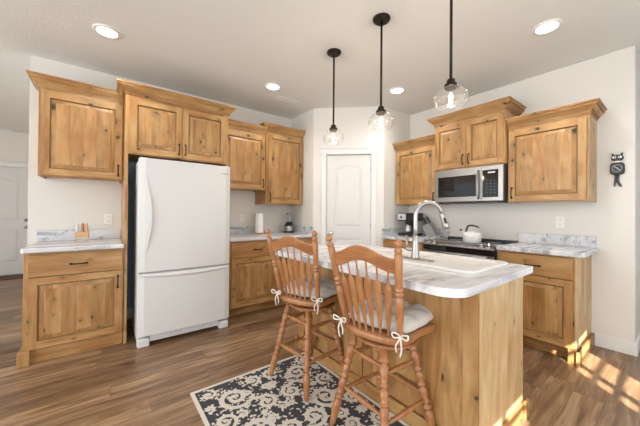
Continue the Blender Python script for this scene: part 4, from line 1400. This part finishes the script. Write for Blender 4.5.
m.tube([FB.P(cu_, 1.640, 0.039), FB.P(cu_ + 0.017, 1.656, 0.039)], 0.0022, 6); m.tube([FB.P(cu_, 1.640, 0.0405), FB.P(cu_ - 0.018, 1.619, 0.0405)], 0.0018, 6)
m.build('clock_hand', PLATE, t)
m = MB(FB)
m.tube([FB.P(cu_ - 0.004 + q_, z_, 0.014) for q_, z_ in ((0, 1.59), (0.002, 1.55), (0.0, 1.52), (-0.010, 1.495), (-0.020, 1.477), (-0.026, 1.480))], [0.009, 0.010, 0.010, 0.0095, 0.008, 0.004], 8)
m.tube([FB.P(cu_ + 0.010 + q_, z_, 0.010) for q_, z_ in ((0, 1.59), (0.002, 1.55), (0.004, 1.52), (0.008, 1.49), (0.006, 1.478))], [0.006, 0.007, 0.007, 0.006, 0.003], 8)
m.build('tail', DGREY, t, smooth=True)

# ------------------------------------------------------------------ things on the counters
# wooden caddy with a clear back board
cz = 0.917
t = thing('wooden_caddy', 'little wooden stand with small bottles on the far-left countertop', 'caddy', (-0.165, 3.56, cz))
x0, x1_, y0, y1 = -0.215, -0.118, 3.525, 3.575
for x in (x0, x1_ - 0.010):
    for y in (y0, y1 - 0.010):
        MB().xyz(x, x + 0.010, y, y + 0.010, cz + 0.0005, cz + 0.0445).build('leg', BAMB, t)
m = MB(); m.xyz(x0, x1_, y0, y1, cz + 0.045, cz + 0.052); m.xyz(x0, x1_, y0, y0 + 0.006, cz + 0.052, cz + 0.098); m.xyz(x0, x1_, y1 - 0.006, y1, cz + 0.052, cz + 0.098)
m.xyz(x0, x0 + 0.006, y0 + 0.0062, y1 - 0.0062, cz + 0.052, cz + 0.098); m.xyz(x1_ - 0.006, x1_, y0 + 0.0062, y1 - 0.0062, cz + 0.052, cz + 0.098); m.xyz(-0.169, -0.164, y0 + 0.0062, y1 - 0.0062, cz + 0.052, cz + 0.098)
m.build('box', BAMB, t)
MB().xyz(x1_ + 0.001, x1_ + 0.008, y0 + 0.01, y0 + 0.02, cz + 0.04, cz + 0.155).build('side_handle', BAMB, t)
MB().xyz(x0 + 0.004, x1_ - 0.004, y1 - 0.012, y1 - 0.0065, cz + 0.053, cz + 0.192).build('back_board', CLEARW, t)
for i, (x, mt, nm, lb) in enumerate(((-0.198, LGREY, 'bottle', 'small grey bottle at the left in the wooden stand'), (-0.160, AMBER, 'bottle', 'small amber bottle in the middle of the wooden stand'), (-0.132, BAMB, 'bottle', 'small tan bottle at the right in the wooden stand'))):
    m = MB()
    m.lathe((x, y0 + 0.020, cz + 0.053), (x, y0 + 0.020, cz + 0.188), [(0, 0.0085), (0.45, 0.0085), (0.5, 0.0105), (0.88, 0.0105), (0.93, 0.005), (1, 0.005)], 12)
    o = m.build(nm, mt, base=(x, y0 + 0.020, cz + 0.053))
    tag(o, lb, 'bottle', 'small bottles in the wooden stand')
# paper towels
px_, py_ = 1.725, 3.63
t = thing('paper_towel_holder', 'paper towel roll upright on a round wooden base, left of the blender', 'paper towel', (px_, py_, cz))
MB().lathe((px_, py_, cz + 0.0005), (px_, py_, cz + 0.016), [(0, 0.078), (0.7, 0.08), (1, 0.074)], 28).build('base', BAMB, t)
MB().lathe((px_, py_, cz + 0.017), (px_, py_, cz + 0.290), [(0, 0.056), (0.01, 0.058), (0.99, 0.058), (1, 0.055)], 30).build('paper_roll', PAPER, t, smooth=False)
MB().lathe((px_, py_, cz + 0.291), (px_, py_, cz + 0.312), [(0, 0.008), (0.5, 0.012), (1, 0.004)], 12).build('finial', BAMB, t)
# blender
bx_, by_ = 2.20, 3.60
t = thing('blender', 'black and silver countertop blender with a clear narrow jar', 'blender', (bx_, by_, cz))
MB().lathe((bx_, by_, cz + 0.0005), (bx_, by_, cz + 0.030), [(0, 0.075), (0.7, 0.078), (1, 0.074)], 24).build('foot', BLACK, t)
MB().lathe((bx_, by_, cz + 0.030), (bx_, by_, cz + 0.105), [(0, 0.074), (0.1, 0.078), (0.85, 0.074), (1, 0.066)], 24).build('base', STEEL, t)
MB().lathe((bx_, by_, cz + 0.105), (bx_, by_, cz + 0.160), [(0, 0.066), (0.3, 0.070), (0.6, 0.050), (1, 0.056)], 24).build('collar', BLACK, t)
MB().lathe((bx_, by_, cz + 0.160), (bx_, by_, cz + 0.285), [(0, 0.034), (0.2, 0.040), (1, 0.048)], 24).build('jar', JARG, t, smooth=True)
MB().lathe((bx_, by_, cz + 0.165), (bx_, by_, cz + 0.270), [(0, 0.018), (1, 0.016)], 16).build('blade_column', STEEL, t)
MB().lathe((bx_, by_, cz + 0.285), (bx_, by_, cz + 0.305), [(0, 0.050), (0.5, 0.050), (1, 0.036)], 24).build('lid', GREY, t)
# coffee maker: black with a silver dial face
cz2 = 0.911
qx, qy = 3.37, 2.305
t = thing('coffee_maker', 'black coffee maker with a silver front face in the counter corner', 'coffee maker', (qx, qy, cz2))
MB().xyz(qx - 0.11, qx + 0.11, qy - 0.125, qy + 0.125, cz2 + 0.0005, cz2 + 0.040).build('base', BLACK, t, bevel=0.012, segs=3)
MB().xyz(qx + 0.015, qx + 0.10, qy - 0.05, qy + 0.05, cz2 + 0.04, cz2 + 0.215).build('column', BLACK, t, bevel=0.01, segs=3)
hd = MB().xyz(qx - 0.11, qx + 0.115, qy - 0.135, qy + 0.135, cz2 + 0.205, cz2 + 0.318).build('head', BLACK, t, bevel=0.018, segs=3)
MB().xyz(qx - 0.113, qx - 0.1105, qy - 0.005, qy + 0.125, cz2 + 0.220, cz2 + 0.305).build('face_plate', SILVERG, hd)
MB().lathe((qx - 0.113, qy + 0.065, cz2 + 0.258), (qx - 0.128, qy + 0.065, cz2 + 0.258), [(0, 0.014), (1, 0.012)], 14).build('dial', BLACK, hd)
MB().lathe((qx - 0.05, qy, cz2 + 0.160), (qx - 0.05, qy, cz2 + 0.2045), [(0, 0.038), (0.6, 0.045), (1, 0.05)], 18).build('filter_basket', BLACK, t)
m = MB().lathe((qx - 0.05, qy, cz2 + 0.0405), (qx - 0.05, qy, cz2 + 0.150), [(0, 0.048), (0.15, 0.056), (0.55, 0.056), (0.9, 0.040), (1, 0.043)], 20)
m.build('carafe', STEEL, t, smooth=True)
# knife block
kx, ky = 3.44, 1.995
t = thing('knife_block', 'grey slanted knife block full of knives beside the coffee maker', 'knife block', (kx, ky, cz2))
# block leans back to the left as seen from the room
lean = Vector((0, 0.52, 0.86)).normalized()      # knives point up and away to the left
perp = Vector((0, 0.86, -0.52)).normalized()
def blk(u0, u1, v0, v1, x0, x1_):
    o_ = Vector((kx, ky - 0.055, cz2 + 0.030))
    return [[Vector((x, 0, 0)) + o_ + lean * v + perp * u for u, v in ((u0, v0), (u1, v0), (u1, v1), (u0, v1))] for x in (x0, x1_)]
m = MB(); m.loops(blk(0.0, 0.105, 0.0, 0.185, -0.055, 0.055)); m.build('block', GREY, t, bevel=0.004)
m = MB(); m.xyz(kx - 0.05, kx + 0.05, ky - 0.055, ky + 0.075, cz2 + 0.0005, cz2 + 0.028); m.xyz(kx - 0.045, kx + 0.045, ky + 0.02, ky + 0.065, cz2 + 0.028, cz2 + 0.10)
m.build('stand', LGREY, t, bevel=0.003)
o_ = Vector((kx, ky - 0.055, cz2 + 0.030))
for i, (u, x) in enumerate([(u, x) for u in (0.018, 0.052, 0.086) for x in (-0.034, -0.011, 0.012, 0.035)]):
    p0 = o_ + lean * 0.1855 + perp * u + Vector((x, 0, 0))
    MB().lathe(p0, p0 + lean * (0.088 + 0.02 * ((i * 7) % 3) / 2), [(0, 0.005), (0.15, 0.0075), (0.5, 0.0065), (0.85, 0.009), (1, 0.006)], 8, flat=((1, 0, 0), 0.7)).build('knife_handle', DGREY if i % 3 else STEEL, t, smooth=True)
# kettle
kx, ky, kz = 3.27, 1.438, 0.9036
t = thing('kettle', 'white enamel kettle with black handle standing on the range', 'kettle', (kx, ky, kz))
MB().lathe((kx, ky, kz), (kx, ky, kz + 0.120), [(0, 0.088), (0.05, 0.089), (0.12, 0.092), (0.6, 0.092), (0.80, 0.090), (0.90, 0.080), (0.97, 0.055), (1, 0.03)], 30).build('pot', KETTLE, t, smooth=True)
MB().lathe((kx, ky, kz + 0.1195), (kx, ky, kz + 0.140), [(0, 0.045), (0.3, 0.046), (0.5, 0.012), (0.8, 0.014), (1, 0.006)], 18).build('lid', KETTLE, t, smooth=False)
sd_ = Vector((-0.25, 0.96, 0)).normalized()
C_ = Vector((kx, ky, kz))
MB().tube([C_ + sd_ * 0.070 + Vector((0, 0, 0.085)), C_ + sd_ * 0.095 + Vector((0, 0, 0.112)), C_ + sd_ * 0.108 + Vector((0, 0, 0.128))], [0.017, 0.013, 0.011], 12).build('spout', KETTLE, t, smooth=True)
MB().lathe(C_ + sd_ * 0.105 + Vector((0, 0, 0.126)), C_ + sd_ * 0.120 + Vector((0, 0, 0.140)), [(0, 0.013), (1, 0.010)], 10).build('whistle_cap', BLACK, t)
m = MB()
m.tube([C_ + sd_ * 0.062 + Vector((0, 0, 0.110)), C_ + sd_ * 0.050 + Vector((0, 0, 0.155)), C_ + sd_ * 0.038 + Vector((0, 0, 0.182)), C_ + sd_ * 0.005 + Vector((0, 0, 0.188)), C_ - sd_ * 0.045 + Vector((0, 0, 0.178)), C_ - sd_ * 0.072 + Vector((0, 0, 0.166))],
       [0.008, 0.010, 0.011, 0.0105, 0.009, 0.006], 10)
m.build('handle', BLACK, t, smooth=True)

for o in bpy.data.objects:
    if '_o' in o:
        del o['_o']
